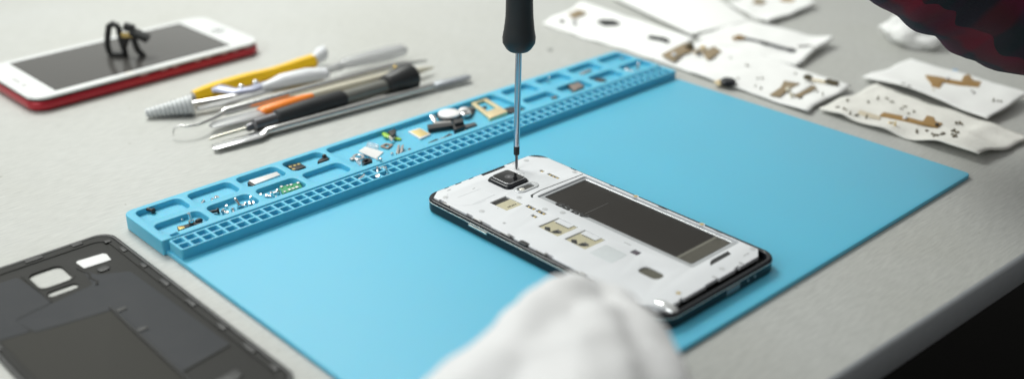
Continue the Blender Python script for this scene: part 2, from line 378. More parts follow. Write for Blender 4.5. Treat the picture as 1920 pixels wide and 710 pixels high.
# camera
cm = MB().plate(rrect(145.9, 138.8, 161.0, 155.2, 3.0), z0=7.7, z1=10.8, bev=1.2, res=4).build('camera_module', M_BLACK_GL, ph)
MB().plate(rrect(147.6, 140.5, 159.9, 153.9, 2.6), [rrect(148.0, 140.9, 159.5, 153.5, 2.3)], z0=10.6, z1=11.58, bev=.1).build('camera_ring', pm('camera_ring_steel', (.42, .42, .43), .25, 1.), cm)
MB().plate(rrect(147.95, 140.85, 159.55, 153.55, 2.3), z0=10.6, z1=11.5, bev=.1).build('lens_glass', M_GLASSBLK, cm)
MB().lathe([(2.3, 11.51), (2.3, 11.54), (1.5, 11.56), (.8, 11.58)], (153.9, 147.0, 0)).build('lens', pm('lens_grey', (.07, .07, .075), .15), cm)
MB().lathe([(.75, 11.59), (.7, 11.63), (.3, 11.64)], (153.9, 147.0, 0)).build('lens', pm('lens_core', (.20, .19, .20), .1), cm)
# flash and pulse sensor window
fl = MB().plate(rrect(147.2, 131.8, 161.8, 138.6, 3.3), [rrect(149.1, 133.3, 159.5, 137.3, 1.9)], z0=9.2, z1=10.0, bev=.3).build('flash_bezel', pm('clear_bezel', (.66, .68, .70), .18, .3), ph)
MB().plate(rrect(149.3, 133.5, 159.3, 137.1, 1.7), z0=7.7, z1=9.3, bev=.2).build('sensor_glass', pm('smoky_glass', (.05, .05, .045), .1), fl)
MB().lathe([(1.4, 9.3), (1.4, 9.6), (.9, 9.9), (.2, 10)], (151.6, 135.3, 0)).build('flash_lamp', pm('flash_white', (.75, .73, .66), .15), fl)
# card slots
def slot(x, y, w, h, label=None):
    s_ = MB().face([(x, y), (x+w, y), (x+w, y+h), (x, y+h)], 8.36, 9.0).build('card_slot', M_CONTACT, ph)
    return s_
s_ = slot(130.9, 123.7, 9.9, 8.2)
for k in range(7): MB().box((134+k*.8, 126.4+random.uniform(-.3, .3), 9.05), (.35, .9, .12)).build('spring_pin', M_BLACK_PL, s_)
MB().face([(130.6, 132.0), (140.8, 132.0), (140.8, 135.2), (130.6, 135.2)], 8.36, 8.5).build('slot_mouth', pm('slot_dark', (.03, .028, .024), .4), s_)
for (x, y) in ((130.3, 89.5), (130.5, 72.8)):
    s_ = slot(x, y, 12.6, 12)
    MB().plate(roundpoly([(x+.8, y+5.4), (x+4.0, y+5.0), (x+5.0, y+2.0), (x+2.6, y+1.6), (x+1.0, y+3.4), (x+.4, y+8.8), (x+2.4, y+10.8), (x+3.8, y+8.6)], .5), z0=9.0, z1=9.08, bev=.03).build('slot_mouth', M_BLACK_PL, s_)
    for k in range(5): MB().box((x+3.4+k*.25, y+1.4+k*.75, 9.1), (1.3, .3, .2)).build('spring_pin', M_GREYMET, s_)
    MB().face([(x+9.2, y+2.2), (x+12.6, y+2.0), (x+12.6, y+11.4), (x+9.2, y+11.4)], 9.0, 9.35).build('slot_tab', M_WHITE_PL, s_)
    for k in range(7): MB().box((x+9.0, y+2.6+k*1.2, 9.05), (.35, .6, .2)).build('spring_pin', M_BLACK_PL, s_)
# moulded ring, screws in their wells, tick marks
MB().sweep([(128+12*math.cos(t*.15), 148+9.5*math.sin(t*.15), ZT) for t in range(14, 34)], .22, seg=6, flat=.5).build('moulded_ridge', M_WHITE_PL, ph)
MB().sweep([(123, 150, ZT), (137, 149.6, ZT), (138, 140, ZT), (124, 139.6, ZT)], .22, seg=6, flat=.5).build('moulded_ridge', M_WHITE_PL, ph)
MB().plate(rrect(129, 56, 140, 69, 1), z0=9.46, z1=9.53, bev=.02).build('moulded_patch', pm('satin_white', (.66, .70, .72), .25), ph)
for (x, y) in ((166.2, 154.6), (176.8, 158.4), (118.6, 154.0), (121.5, 131.0), (144.4, 129.6), (184.8, 131.4), (148.2, 104.0), (186.3, 92), (186.4, 52), (131, 20.5), (184, 22), (144.6, 112.2), (160, 20.5)):
    w_ = MB().lathe([(1.5, ZT-.05), (1.5, ZT+.06), (1.15, ZT+.1), (1.05, ZT+.06)], (x, y, 0), 18).build('screw_well', pm('well_grey', (.62, .64, .66), .35), ph)
    MB().lathe([(.95, ZT+.02), (.95, ZT+.12), (.55, ZT+.16), (.2, ZT+.15)], (x, y, 0), 14).build('phone_screw', M_GOLD if (x, y) in ((186.3, 92), (186.4, 52), (131, 20.5)) else pm('light_steel', (.7, .71, .72), .3, .7), w_)
for (x, y, w, h) in ((170, 160.2, 3, .8), (125, 159, 2.4, .7), (158, 156.5, .9, .9), (165, 148, .8, .8), (135, 152, 1.6, .5), (129, 128, .5, .5), (121, 115, 1.4, 1.4), (147.5, 63, .6, 4), (152, 18.5, 1.2, 2.2), (170, 18, 1.2, 2.2), (182, 40, .5, 3), (178, 21, 4, .6), (168, 17.4, 5, .5)):
    MB().box((x, y, ZT), (w, h, .14), bev=.05).build('moulded_mark', pm('mark_grey', (.45, .46, .47), .4), ph)
for (y, w) in ((148.5, 5), (126, 5), (107, 6), (84, 6), (60, 5), (42, 6)):
    c_ = MB().box((PX0+2.5, y, ZT-.6), (1.0, w, 1.0), bev=.15).build('clip', M_GREYMET, ph)
MB().plate(rrect(113.0, 92.0, 115.6, 97.5, 1.1), z0=8.6, z1=9.8, bev=.2).build('headset_gap', M_BLACK_PL, ph)
# left key, port, pen cap, corners
MB().plate(rrect(111.55, 116.8, 112.4, 129.6, .4, 3), z0=5.9, z1=6.8, bev=.2).build('side_key', pm('satin_chrome', (0, 0, 0)), ph)
MB().plate(rrect(151.2, 10.5, 160.2, 12.6, .5), z0=4.0, z1=7.0, bev=.3).build('charging_port', pm('port_grey', (.22, .23, .24), .3, .6), ph)
for x in (166, 171): MB().lathe([(.7, -.2), (.7, .2)], (0, 0, 0), 12).xf(Matrix.Translation((x, 11.0, 5.6)) @ Matrix.Rotation(math.pi/2, 4, 'X')).build('port_hole', M_GREYMET, ph)
pc = MB().sweep([(120.2, 23.6, 8.0), (120.4, 20, 8.2), (120.6, 14.2, 8.0), (120.7, 12.4, 7.4)], [(2.2, 1.6), (2.7, 2.0), (2.6, 1.9), (1.6, 1.3)], seg=18).build('pen_cap', M_CHROME, ph)
MB().sweep([(115.2, 24.0, 6.3), (115.4, 20, 6.3), (116.2, 15.4, 6.0)], [(1.3, 1.6), (1.7, 1.9), (1.4, 1.6)], seg=16).build('pen_cap', M_CHROME, ph)

# ------------------------------------------------------------------ screwdriver held upright in the phone
tip = at(968, 316, ZT+.15)
def sdp(px, py): return stand(px, py, tip)
sd = thing('precision_screwdriver', 'upright precision screwdriver with black handle, its tip beside the phone camera', 'screwdriver', tip)
MB().sweep([tip, sdp(968.4, 312), sdp(968.6, 288)], [.35, .72, .75], seg=14).build('bit', M_DARKSTEEL, sd)
MB().sweep([sdp(968.5, 290), sdp(968.5, 289), sdp(968.7, 274), sdp(968.7, 273)], [1.2, 1.5, 1.5, 1.3], seg=20).build('collar', M_BLACK_PL, sd)
MB().sweep([sdp(968.7, 273.5), sdp(972.6, 88)], [1.5, 1.62], seg=24).build('shaft', pm('blued_steel', (.50, .54, .60), .16, 1., var=.06), sd)
hp = [(973, 96, 3.6), (973, 94.5, 5.0), (973, 90, 6.3), (973, 80, 7.9), (973.3, 70, 8.1), (973.5, 55, 7.4), (974, 30, 6.7), (974, 5, 6.5), (974.3, -40, 6.7), (974.6, -120, 7.2), (975, -190, 7.4), (975, -230, 6.6), (975, -250, 4)]
hm = MB(); axis = (sdp(974.6, -120)-sdp(973, 80)).normalized()
hm.sweep([sdp(a, b) for a, b, r in hp], [r for *_, r in hp], seg=32)
for v in hm.bm.verts:                                           # soft facets of the grip
    pass
hm.build('handle', M_RUBBER, sd, angle=60)

# ------------------------------------------------------------------ back cover
bc = thing('phone_back_cover', 'dark grey phone back cover lying inside up beside the mat', 'phone cover', (-48, 172, 0))
bc.scale = (1, 1, .6)                                        # the cover is only a thin shell
cx0, cy0, cx1, cy1 = -87., 86., -9.3, 248.
camh = rrect(-54.0, 217.0, -39.4, 233.0, 3.4); flh = rrect(-53.8, 208.6, -40.6, 213.2, 2.2)
MB().plate(rrect(cx0, cy0, cx1, cy1, 8, 10), [camh, flh], z0=.15, z1=1.5, bev=.3).build('shell', M_COVER, bc)
MB().plate(rrect(cx0, cy0, cx1, cy1, 8, 10), [rrect(cx0+1.8, cy0+1.8, cx1-1.8, cy1-1.8, 6.5, 10)], z0=.2, z1=2.5, bev=.6, res=3).build('raised_rim', pm('cover_rim_black', (.026, .027, .027), .4, var=.3, bump=.2, bscale=900), bc)
MB().plate(rrect(cx0+1.9, cy0+1.9, cx1-1.9, cy1-1.9, 6.5, 10), [rrect(cx0+5.2, cy0+5, cx1-5.2, cy1-6.5, 6, 8)], z0=1.3, z1=2.2, bev=.4).build('inner_ledge', M_COVER, bc)
MB().plate(rrect(-55.6, 215.6, -37.9, 234.6, 4.6), [camh], z0=1.45, z1=1.75, bev=.12).build('camera_surround', M_COVER, bc)
MB().plate(roundpoly([(-34, 222), (-31, 213), (-19, 206), (-16.6, 125), (-40, 121), (-38.6, 181), (-69, 186), (-72, 200), (-55, 203), (-36, 206)], 1.5), z0=1.5, z1=1.72, bev=.08).build('adhesive_foil', M_DENT, bc)
MB().plate(roundpoly([(-84, 235), (-57.5, 234.5), (-54.5, 203.8), (-71.6, 200.6), (-70.2, 188), (-84, 190)], 1.5), z0=1.5, z1=1.72, bev=.08).build('adhesive_foil', M_DENT, bc)
MB().plate(roundpoly([(-84.5, 189.4), (-70.4, 187.2), (-69, 185.4), (-39.4, 180.6), (-41.4, 91), (-84.5, 91)], 1.5), z0=1.5, z1=1.68, bev=.06).build('battery_film', M_COVER2, bc)
rb = MB().sweep([(-38.9, 183.6, 1.6), (-39.6, 160, 1.8), (-40.4, 121, 1.8), (-40.8, 91, 1.8)], [(.7, .8), (.8, 1.1), (.8, 1.1), (.8, 1.1)], seg=8).build('rib', pm('rib_black', (.010, .010, .010), .45), bc)
for (x, y) in ((-36.2, 178.4), (-36.8, 158.6)): MB().box((x, y, 2.0), (4.2, 2.4, 1.0), bev=.3).build('rib_tab', pm('rib_black', (0, 0, 0)), rb)
MB().sweep([(-55.8, 234, 1.7), (-55.0, 204.2, 1.7)], .35, seg=6).build('rib', M_COVER, bc)
MB().sweep([(-17, 124.6, 1.8), (-40, 120.6, 1.8)], .4, seg=6).build('rib', M_COVER2, bc)
MB().sweep([(-35, 224, 1.7), (-33.2, 216, 1.7), (-34.6, 212, 1.7), (-33.4, 207.4, 1.7), (-35, 204.5, 1.7)], .55, seg=8).build('rib', M_COVER, bc)
MB().plate(roundpoly([(-33.3, 229.2), (-32.2, 230.4), (-20.8, 229.2), (-19.8, 227.6), (-20.6, 221.2), (-32.8, 222)], .5), z0=1.75, z1=1.95, bev=.05).build('label_patch', M_LABELSIL, bc)
MB().plate(rrect(-29.6, 213.4, -24.2, 217.6, 1.8), z0=1.5, z1=2.6, bev=.4).build('rubber_plug', pm('rib_black', (0, 0, 0)), bc)
for x, y, w, h in ((-12.6, 226, 2.2, 5), (-12.6, 206, 2.2, 4.5), (-12.8, 186, 2.4, 7), (-12.8, 163, 2.4, 7), (-12.8, 138, 2.4, 6), (-12.8, 117, 2.4, 8), (-12.8, 99, 2.4, 5), (-84.4, 150, 2.2, 8), (-84.4, 185, 2.2, 6),
                   (-26, 244.6, 5, 2.4), (-46, 244.4, 8, 2.4), (-72, 244.4, 5, 2.4), (-14.4, 238, 3, 2.6)):
    MB().box((x, y, 2.4), (w, h, 1.2), bev=.4).build('clip', pm('rib_black', (0, 0, 0)), bc)
MB().plate(roundpoly([(-34, 107), (-24, 108.5), (-23.6, 104), (-26, 101.8), (-33.4, 102)], 1), z0=1.5, z1=2.4, bev=.3).build('boss', pm('rib_black', (0, 0, 0)), bc)

# ------------------------------------------------------------------ red phone with white front
rp = thing('red_phone', 'red phone with lifted white front and dark display lying behind the tools', 'phone', (103, 460, 0))
Rm = Matrix.Translation((103, 460, 0)) @ Matrix.Rotation(math.radians(1.8), 4, 'Z')
L2, W2 = 79.5, 39.3
MB().plate(rrect(-L2, -W2, L2, W2, 11, 10), z0=.2, z1=6.6, bev=2.6, res=5).xf(Rm).build('body', M_RED, rp)
MB().plate(rrect(-L2+1.2, -W2+1.2, L2-1.2, W2-1.2, 10, 10), z0=6.5, z1=7.9, bev=.2).xf(Rm).build('inner_frame', pm('gap_dark', (.012, .022, .018), .4), rp)
for x in (-8, 6, 14, 30, 38, 50, 58, 68): MB().box((x, -W2+.9, 6.75), (3.6 if x % 4 else 5, 1.2, .9), bev=.2).xf(Rm).build('clip', pm('clip_pink', (.5, .28, .27), .4), rp)
Tm = Rm @ Matrix.Translation((0, 0, 7.9)) @ Matrix.Rotation(math.radians(.5), 4, 'X')
fp = MB().plate(rrect(-L2+.6, -W2+.6, L2-.6, W2-.6, 10.4, 10), z0=0, z1=1.7, bev=.5, res=3).xf(Tm).build('front_panel', pm('white_front_glass', (.82, .84, .84), .12, var=.01, coat=.4), rp)
MB().plate(rrect(-62.5, -33.0, 58.5, 33.2, .4), z0=1.66, z1=1.78, bev=.02).xf(Tm).build('display', M_SCREEN, fp)
MB().plate(rrect(-73, -5.5, -71.4, 5.5, .8), z0=1.66, z1=1.76, bev=.03).xf(Tm).build('earpiece', pm('speaker_grey', (.45, .45, .44), .5), fp)
MB().lathe([(1.6, 1.66), (1.6, 1.76), (.6, 1.77)], (-72, -11, 0)).xf(Tm).build('front_camera', pm('speaker_grey', (0, 0, 0)), fp)
MB().lathe([(5.6, 1.6), (5.6, 1.76), (5.2, 1.78), (5.0, 1.70)], (69, 0, 0), 30).xf(Tm).build('home_button', pm('button_white', (.75, .77, .77), .15), fp)

# curled flex cable standing on its display
fb = at(236, 105, 9.7)
fc = thing('flex_cable', 'curled black flex cable with gold pads standing on the dark display', 'cable', fb)
def fpt(l): return [stand(x, y, fb) for x, y in l]
def ribbon(pts, w, mat_, name, par, t=.35):
    m = MB(); m.sweep(fpt(pts), [(t, w)]*len(pts), seg=8, up=(RT.x*.5+FW.x, RT.y*.5+FW.y, 0)); return m.build(name, mat_, par, angle=60)
ribbon([(222, 50), (212, 45), (204, 50), (202, 66), (201, 84), (205, 98), (212, 106), (224, 107), (236, 103), (232, 90), (228, 78), (224, 62), (222, 50)], 1.7, M_BLACK_PL, 'ribbon', fc, t=2.3)
ribbon([(231, 92), (236, 76), (243, 68), (250, 72), (254, 84), (258, 94), (266, 102), (272, 108), (266, 116), (259, 121)], 2.0, M_BLACK_PL, 'ribbon', fc, t=2.1)
MB().box((0, 0, 0), (9, 5, 3), bev=.6).xf(Matrix.Translation(stand(222, 105, fb)+Vector((0, 0, 1.2))) @ Matrix.Rotation(YAW-math.pi/2, 4, 'Z')).build('connector', M_BLACK_PL, fc)
MB().box((0, 0, 0), (12, 8, 3.8), bev=.6).xf(Matrix.Translation(stand(262, 66, fb)) @ Matrix.Rotation(YAW-math.pi/2, 4, 'Z') @ Matrix.Rotation(.45, 4, 'Y')).build('connector', M_BLACK_PL, fc)
MB().box((0, 0, 0), (7, 4, 5), bev=1.0).xf(Matrix.Translation(stand(242, 52, fb)) @ Matrix.Rotation(YAW-math.pi/2, 4, 'Z') @ Matrix.Rotation(.3, 4, 'Y')).build('connector', M_BLACK_PL, fc)
MB().box((0, 0, 0), (8, 1.2, 3.2), bev=.3).xf(Matrix.Translation(stand(241, 64, fb)-Vector((FW.x, FW.y, 0))*2.5) @ Matrix.Rotation(YAW-math.pi/2, 4, 'Z')).build('gold_pad', M_GOLD, fc)

# ------------------------------------------------------------------ hand tools lying on the table
def rodpts(a, b, n=2): return [a.lerp(b, k/(n-1)) for k in range(n)]
class TB(MB):                                # the tools are a little stouter than first measured
    def sweep(s, pts, radii, **k):
        g = lambda r: tuple(q*1.2 for q in r) if isinstance(r, tuple) else r*1.2
        return MB.sweep(s, [Vector(p)+Vector((0, 0, .8)) for p in pts], [g(r) for r in radii] if isinstance(radii, list) else g(radii), **k)
# yellow brush-pen
t0, t1 = at(363, 184, 5), at(588, 117, 6)
yp = thing('yellow_pick', 'yellow faceted plastic pick with white flared end, farthest bright tool', 'hand tool', at(470, 160, 0))
m = TB(); n = 12
rr = [3.0, 3.9, 4.3, 4.3, 4.3, 4.1, 3.6, 3.2, 3.3, 3.6, 3.9, 4.0]
m.sweep([t0.lerp(t1, k/(n-1)) for k in range(n)], rr, seg=6).build('handle', M_YELLOW, yp, angle=20)
e1 = at(607, 100, 8)
m = TB().sweep([t1, t1.lerp(e1, .4), t1.lerp(e1, .8), e1, at(612, 104, 7)], [(2.6, 3.6), (3.0, 3.6), (4.2, 4.0), (3.8, 3.6), (1.5, 2)], seg=14).build('flared_end', M_WHITE_PL, yp)
tt = (t0-t1).normalized()
TB().sweep([t0, t0+tt*1.5], [2.6, 1.8], seg=12).build('socket', M_GREYMET, yp)
# spiral brush
br = thing('bristle_brush', 'small grey spiral bristle brush at the left end of the tools', 'brush', at(320, 205, 0))
b0, b1 = at(273, 212, 3.4), at(362, 196, 6)
core = TB().sweep([b0, b1, at(470, 178, 5), at(560, 160, 4)], [.8, 1.0, 1.4, 1.2], seg=8).build('wire_core', M_STEEL, br)
m = MB(); turns = 11; K = turns*14; ax = (b1-b0).normalized(); sdv = Vector((0, 0, 1)).cross(ax).normalized(); upv = ax.cross(sdv)
va = []
for k in range(K+1):
    u = k/K; c = b0.lerp(b1, u); R_ = 3.4+5.0*u; th = u*turns*2*math.pi
    dv = sdv*math.cos(th)+upv*math.sin(th)
    va.append((m.bm.verts.new(c+dv*.7-ax*.35), m.bm.verts.new(c+dv*R_), m.bm.verts.new(c+dv*.7+ax*.35)))
for p, q in zip(va, va[1:]):
    m.bm.faces.new((p[0], q[0], q[1], p[1])); m.bm.faces.new((p[1], q[1], q[2], p[2]))
m.build('bristles', M_BRISTLE, br, angle=60)
MB().sweep([b0, b0.lerp(b1, .5), b1], [2.2, 3.9, 6.0], seg=20).build('bristle_core', pm('pale_bristle', (.80, .82, .83), .6, var=.12, nscale=1500), br)
# lilac tweezers with a white grip
tw = thing('tweezers', 'lilac grey tweezers with two silver rivets and a white pad', 'tweezers', at(480, 170, 0))
TB().sweep([at(398, 172, 6.5), at(412, 168, 7.4), at(440, 174, 7), at(470, 170, 7.4), at(500, 160, 7.6), at(525, 156, 7)], [(2.4, 1.6), (4.2, 1.8), (3.4, 1.5), (3.2, 1.4), (3.2, 1.4), (2.2, 1.2)], seg=12).build('arm', M_LILAC, tw)
TB().sweep([at(370, 206, 2.6), at(430, 192, 3.4), at(470, 180, 5), at(510, 170, 5.4)], [(2.4, 1.2), (3.2, 1.4), (3.4, 1.4), (2.6, 1.2)], seg=12).build('arm', M_CLEARGREY, tw)
TB().sweep([at(492, 166, 8.0), at(530, 153, 9), at(575, 144, 9), at(610, 140, 8), at(617, 144, 6)], [(1.4, 1.6), (4.4, 3.4), (4.8, 3.8), (3.8, 3.0), (1.4, 1.2)], seg=14).build('pad', M_WHITE_PL, tw)
TB().sweep([at(505, 172, 3), at(560, 160, 3.6), at(605, 150, 3.6)], [(3, 1.2), (3.6, 1.4), (2, 1)], seg=10).build('arm', pm('amber_plastic', (.55, .42, .2), .35), tw)
for (x, y) in ((452, 164), (479, 155.5)):
    MB().ball(at(x, y, 9.6), 2.1, sub=2).build('rivet', M_CHROME, tw)
# clear grey spudger at the back
sp = thing('plastic_spudger', 'long translucent grey spudger with a wide rounded blade behind the other tools', 'spudger', at(640, 128, 0))
TB().sweep([at(570, 150, 4), at(600, 138, 5), at(640, 126, 6)], [1.6, 2.0, 2.4], seg=12).build('stem', M_CLEARGREY, sp)
TB().sweep([at(636, 126, 6), at(650, 121, 6.4), at(690, 111, 6.6), at(730, 102, 6.8), at(755, 96, 7), at(763, 95, 7)], [(2, 1.8), (4.2, 2.8), (5.2, 3.6), (5.4, 3.8), (4.6, 3.2), (1.5, 1.4)], seg=14).build('blade', M_CLEARGREY, sp)
# dental probe
dp = thing('dental_probe', 'steel probe with a thin hooked tip curling down onto the table', 'probe', at(500, 195, 0))
TB().sweep([at(325.5, 257, .8), at(325, 250, 3.4), at(327, 243, 5.6), at(336, 238.5, 7), at(350, 239.5, 6.6), at(372, 236, 6.2), at(398, 225, 6.2), at(420, 213, 6.4)], [.2, .38, .48, .55, .6, .7, .9, 1.3], seg=12).build('hook', M_STEEL, dp)
TB().sweep([at(416, 214, 6.4), at(421, 212, 6.4), at(425, 211, 6.4), at(730, 128, 7.0), at(770, 121, 5), at(800, 116, 4)], [1.2, 2.0, 2.1, 2.1, 1.2, .6], seg=16).build('shaft', M_STEEL, dp)
# orange knife
kn = thing('craft_knife', 'knife with bright orange neck, cream handle and clear grey blade', 'knife', at(600, 185, 0))
TB().sweep([at(396, 240, 3), at(405, 236, 3.2), at(480, 217, 4), at(492, 213, 4)], [(2.0, .5), (4.4, .9), (4.6, 1.2), (3.6, 1.4)], seg=12).build('blade', M_CLEARGREY, kn)
TB().sweep([at(488, 214, 4), at(494, 211, 4.4), at(540, 197, 5), at(585, 184, 5)], [(3.4, 2), (3.8, 2.6), (3.4, 2.6), (2.4, 2.2)], seg=14).build('neck', M_ORANGE, kn)
TB().sweep([at(555, 190, 5), at(640, 167, 6), at(725, 145, 6.2), at(790, 134, 4), at(812, 129, 3.4)], [2.3, 2.3, 2.2, 1.6, .6], seg=14).build('handle', M_CREAM_PL, kn)
# lying screwdriver
ls = thing('precision_screwdriver', 'small screwdriver lying among the tools with black grip and round black end', 'screwdriver', at(590, 205, 0))
TB().sweep([at(392, 264, 2.4), at(400, 261, 2.6), at(466, 242, 4.4)], [.3, .75, .9], seg=10).build('bit', pm('pale_steel', (.6, .58, .5), .25, 1.), ls)
TB().sweep([at(462, 243, 4.4), at(466, 242, 4.5), at(473, 239, 4.7), at(477, 238, 4.8), at(520, 225, 5)], [1.4, 1.9, 1.9, 3.2, 3.4], seg=18).build('ferrule', M_DARKSTEEL, ls)
TB().sweep([at(516, 226, 5), at(520, 225, 5), at(575, 208, 5.4), at(640, 189, 5.6), at(646, 187, 5.6)], [3.4, 4.4, 4.9, 4.7, 3.6], seg=22).build('grip', M_RUBBER, ls)
TB().sweep([at(643, 188, 5.6), at(730, 162, 5.8)], [3.7, 3.8], seg=18).build('barrel', pm('grey_barrel', (.24, .24, .22), .3, .6), ls)
TB().sweep([at(720, 164, 6), at(724, 162.5, 6), at(732, 160, 6.4), at(764, 149, 7.8), at(771, 146.5, 8), at(775, 145, 8)], [4.2, 5.4, 5.8, 7.6, 7.2, 5.4], seg=26).build('swivel_end', M_BLACK_PL, ls)
MB().ball(at(741, 126, 13), 1.3, sub=2).build('end_pin', M_GOLD, ls)
# metal spudger
ms = thing('metal_spudger', 'long steel spudger with flat tip lying nearest to the blue mat', 'spudger', at(640, 212, 0))
TB().sweep([at(400, 279, 1.4), at(404, 278, 1.6), at(445, 266.5, 1.8), at(485, 255.5, 2), at(490, 254, 2)], [(2.2, .5), (3.7, .7), (3.9, .8), (4.0, .9), (3.0, 1)], seg=14).build('flat_tip', pm('bright_steel', (.74, .75, .76), .2, 1.), ms)
TB().sweep([at(486, 254.5, 2), at(492, 253, 2), at(500, 249, 2.3), at(520, 243.5, 2.4), at(810, 164.5, 2.4), at(814, 163, 2.4)], [(3.4, 1), (3.6, 1.2), (2.0, 1.9), (2.0, 2.0), (2.1, 2.1), (1.5, 1.5)], seg=18).build('rod', M_STEEL, ms)
TB().sweep([at(811, 163.5, 2.4), at(815, 162.5, 2.4), at(876, 147, 2.4), at(881, 146, 2.4)], [(1.6, 1.4), (3.0, 1.6), (3.0, 1.2), (1.8, .8)], seg=14).build('knurled_end', pm('blue_grey_steel', (.48, .51, .55), .35, .9, bump=.8, bscale=1200), ms)

# ------------------------------------------------------------------ screws: one made, then copied
def make_screw(mat_, label, group, hr=1.15, ln=3.2):
    m = MB()
    m.lathe([(.55*hr*.5, -ln), (.55*hr, -ln+.3), (.55*hr, 0), (hr, 0), (hr, .55), (hr*.8, .85), (hr*.35, .8), (hr*.25, .55)], seg=14)
    for k in range(1, 6):                                         # thread ridges
        pass
    o = m.build('screw', mat_); tag(o, label, 'screw', group); return o
first = {}
def screw(px, py, z, mat_, label, group, tilt=None, az=None, size=1.):
    key = (mat_.name)
    if key not in first: o = first[key] = make_screw(mat_, label, group)
    else: o = first[key].copy(); COL.objects.link(o); o['label'] = label; o['group'] = group
    tl = random.choice([1.45, 1.6, 1.5, .2, 2.9]) if tilt is None else tilt
    azm = random.uniform(0, 6.28) if az is None else az
    p = at(px, py, z+1.1*size)
    o.location = p*S; o.rotation_euler = (tl, 0, azm); o.scale = (size,)*3
    return o
G = 'silver screws in the front pocket second from the left'
screw(286, 394.5, TRAY_Z, M_BLACK_PL, 'black screw alone in the back left pocket of the tray', 'black screws in the tray', 1.75, .6, 1.25)
screw(407, 395, TRAY_Z, M_BLACK_PL, 'black screw lying left of the silver screws in a front pocket', 'black screws in the tray', 1.5, 1.1, 1.2)
for (x, y, t, s_) in ((420, 396, 1.5, 1.1), (424, 399, .3, 1.0), (437, 394, 1.5, 1.0), (448, 384, 2.6, 1.25), (460, 384, 1.2, 1.2), (471, 379, 2.9, 1.2), (425, 387, .2, .7)):
    screw(x, y, TRAY_Z, M_CHROME, 'bright silver screw among others in the second front pocket from the left', G, t, None, s_)
screw(406, 371, TRAY_Z, M_CHROME, 'bright silver screw upright at the right in the empty second back pocket', None, .5, 1, 1.1)
screw(398, 374, TRAY_Z, M_CHROME, 'thin silver screw lying between two others in the second back pocket', None, 1.55, 2.3, .8)
screw(381, 378, TRAY_Z, M_CHROME, 'small silver screw at the left in the second back pocket', None, 1.55, 2.2, .9)
screw(358, 413, TRAY_Z+1.2, M_CHROME, 'silver screw standing on the black bracket in the first front pocket', None, 2.9, .3, 1.25)
screw(341, 411, TRAY_Z, M_CHROME, 'tiny silver screw behind the black bracket in the first front pocket', None, 1.5, .3, .6)
for (x, y, t, s_, lb) in ((520, 359, 1.2, 1.2, 'silver screw leaning against the left edge of the green circuit board'), (515, 371, 2.7, 1.3, 'silver screw in front of the green circuit board, at the pocket lip'),
                       (501, 368, 1.5, 1.2, 'dark edged silver screw lying left of the green circuit board'), (488, 365, .3, .7, 'tiny silver screw at the left end of the green board pocket')):
    screw(x, y, TRAY_Z, M_CHROME, lb, None, t, None, s_)
for (x, y, t, lb) in ((709.5, 306, 2.6, 'silver screw on the tray lip just behind the screw grid'), (707.5, 317.5, 1.4, 'silver screw lying left in a back cell of the grid'), (717, 316.5, .3, 'silver screw showing its round head in a back cell of the grid'),
                  (726, 325, 2.9, 'silver screw standing upright in a front cell of the grid'), (708, 331, .4, 'silver screw head up in a front cell of the grid'), (681, 331, 1.5, 'silver screw lying flat in a grid cell left of the others'), (665, 336, .4, 'tiny silver screw leftmost of those in the grid cells')):
    screw(x, y, 5.2, M_CHROME, lb, None, t, None, .7 if 'tiny' in lb else 1.15)

# ------------------------------------------------------------------ loose components in the tray
def part_prism(name, label, cat, pxs, z, h, mat_, bev=.15, group=None):
    pts = [p for p in pxpoly(pxs, z+h)]; c = sum(pts, Vector())/len(pts)
    o = MB().plate(roundpoly([tuple(p) for p in pts], .4, 3), z0=z, z1=z+h, bev=bev).build(name, mat_, origin=(c.x, c.y, z)); return tag(o, label, cat, group)
def rootpx(name, label, cat, px, py, z): return thing(name, label, cat, at(px, py, z))
def pp(par, name, pxs, z, h, mat_, bev=.1):
    return MB().plate(roundpoly([tuple(p) for p in pxpoly(pxs, z+h)], .3, 3), z0=z, z1=z+h, bev=bev).build(name, mat_, par)
T = TRAY_Z+.02
# first front pocket: black bracket
r = rootpx('black_bracket', 'thin black bracket with a gold end in the first front pocket', 'phone part', 355, 420, T)
pp(r, 'body', [(332, 424), (346, 421), (372, 413), (379, 416), (377, 418), (360, 422), (334, 431)], T, 1.0, M_BLACK_PL)
pp(r, 'gold_end', [(333, 424.5), (344, 423), (347, 426), (336, 430)], T+1.0, .3, M_GOLD, .05)
MB().ball(at(373, 413.5, T+1), 1.5, (1.3, 1, .8), 2).build('grommet', M_BLACK_PL, r)
# third back pocket: white strip with black end
r = rootpx('vibration_motor', 'flat white metal strip with black end in the third back pocket', 'motor', 495, 334, T)
pp(r, 'shield', [(466, 338), (519, 321.5), (526, 327), (478, 345)], T+.2, 2.2, pm('white_metal', (.72, .72, .71), .35, .3), .2)
pp(r, 'rubber_end', [(463.5, 342), (468, 338.5), (479, 344.5), (477, 348), (471, 347)], T, 2.2, M_BLACK_PL, .2)
# fourth back pocket
r = rootpx('black_chip', 'black chip with four gold dots in the fourth back pocket', 'chip', 555, 312, T)
pp(r, 'body', [(538, 310), (561, 304.5), (574, 312), (551, 319.5)], T, 1.0, M_BLACK_PL)
for (x, y) in ((544.5, 312.5), (552.5, 310), (560, 307.5), (550.5, 317)): MB().lathe([(.85, 0), (.85, .15), (.3, .2)], at(x, y, T+1.0), 12).build('gold_pad', M_GOLD, r)
r = rootpx('black_connector', 'small black connector beside the gold dotted chip', 'connector', 605, 298, T)
pp(r, 'body', [(596, 300), (608, 292.5), (616, 294.5), (616, 298), (602, 303), (595, 304)], T, 2.2, M_BLACK_PL, .4)
MB().ball(at(608, 293, T+2.4), 1.3, sub=2).build('plug', M_BLACK_PL, r)
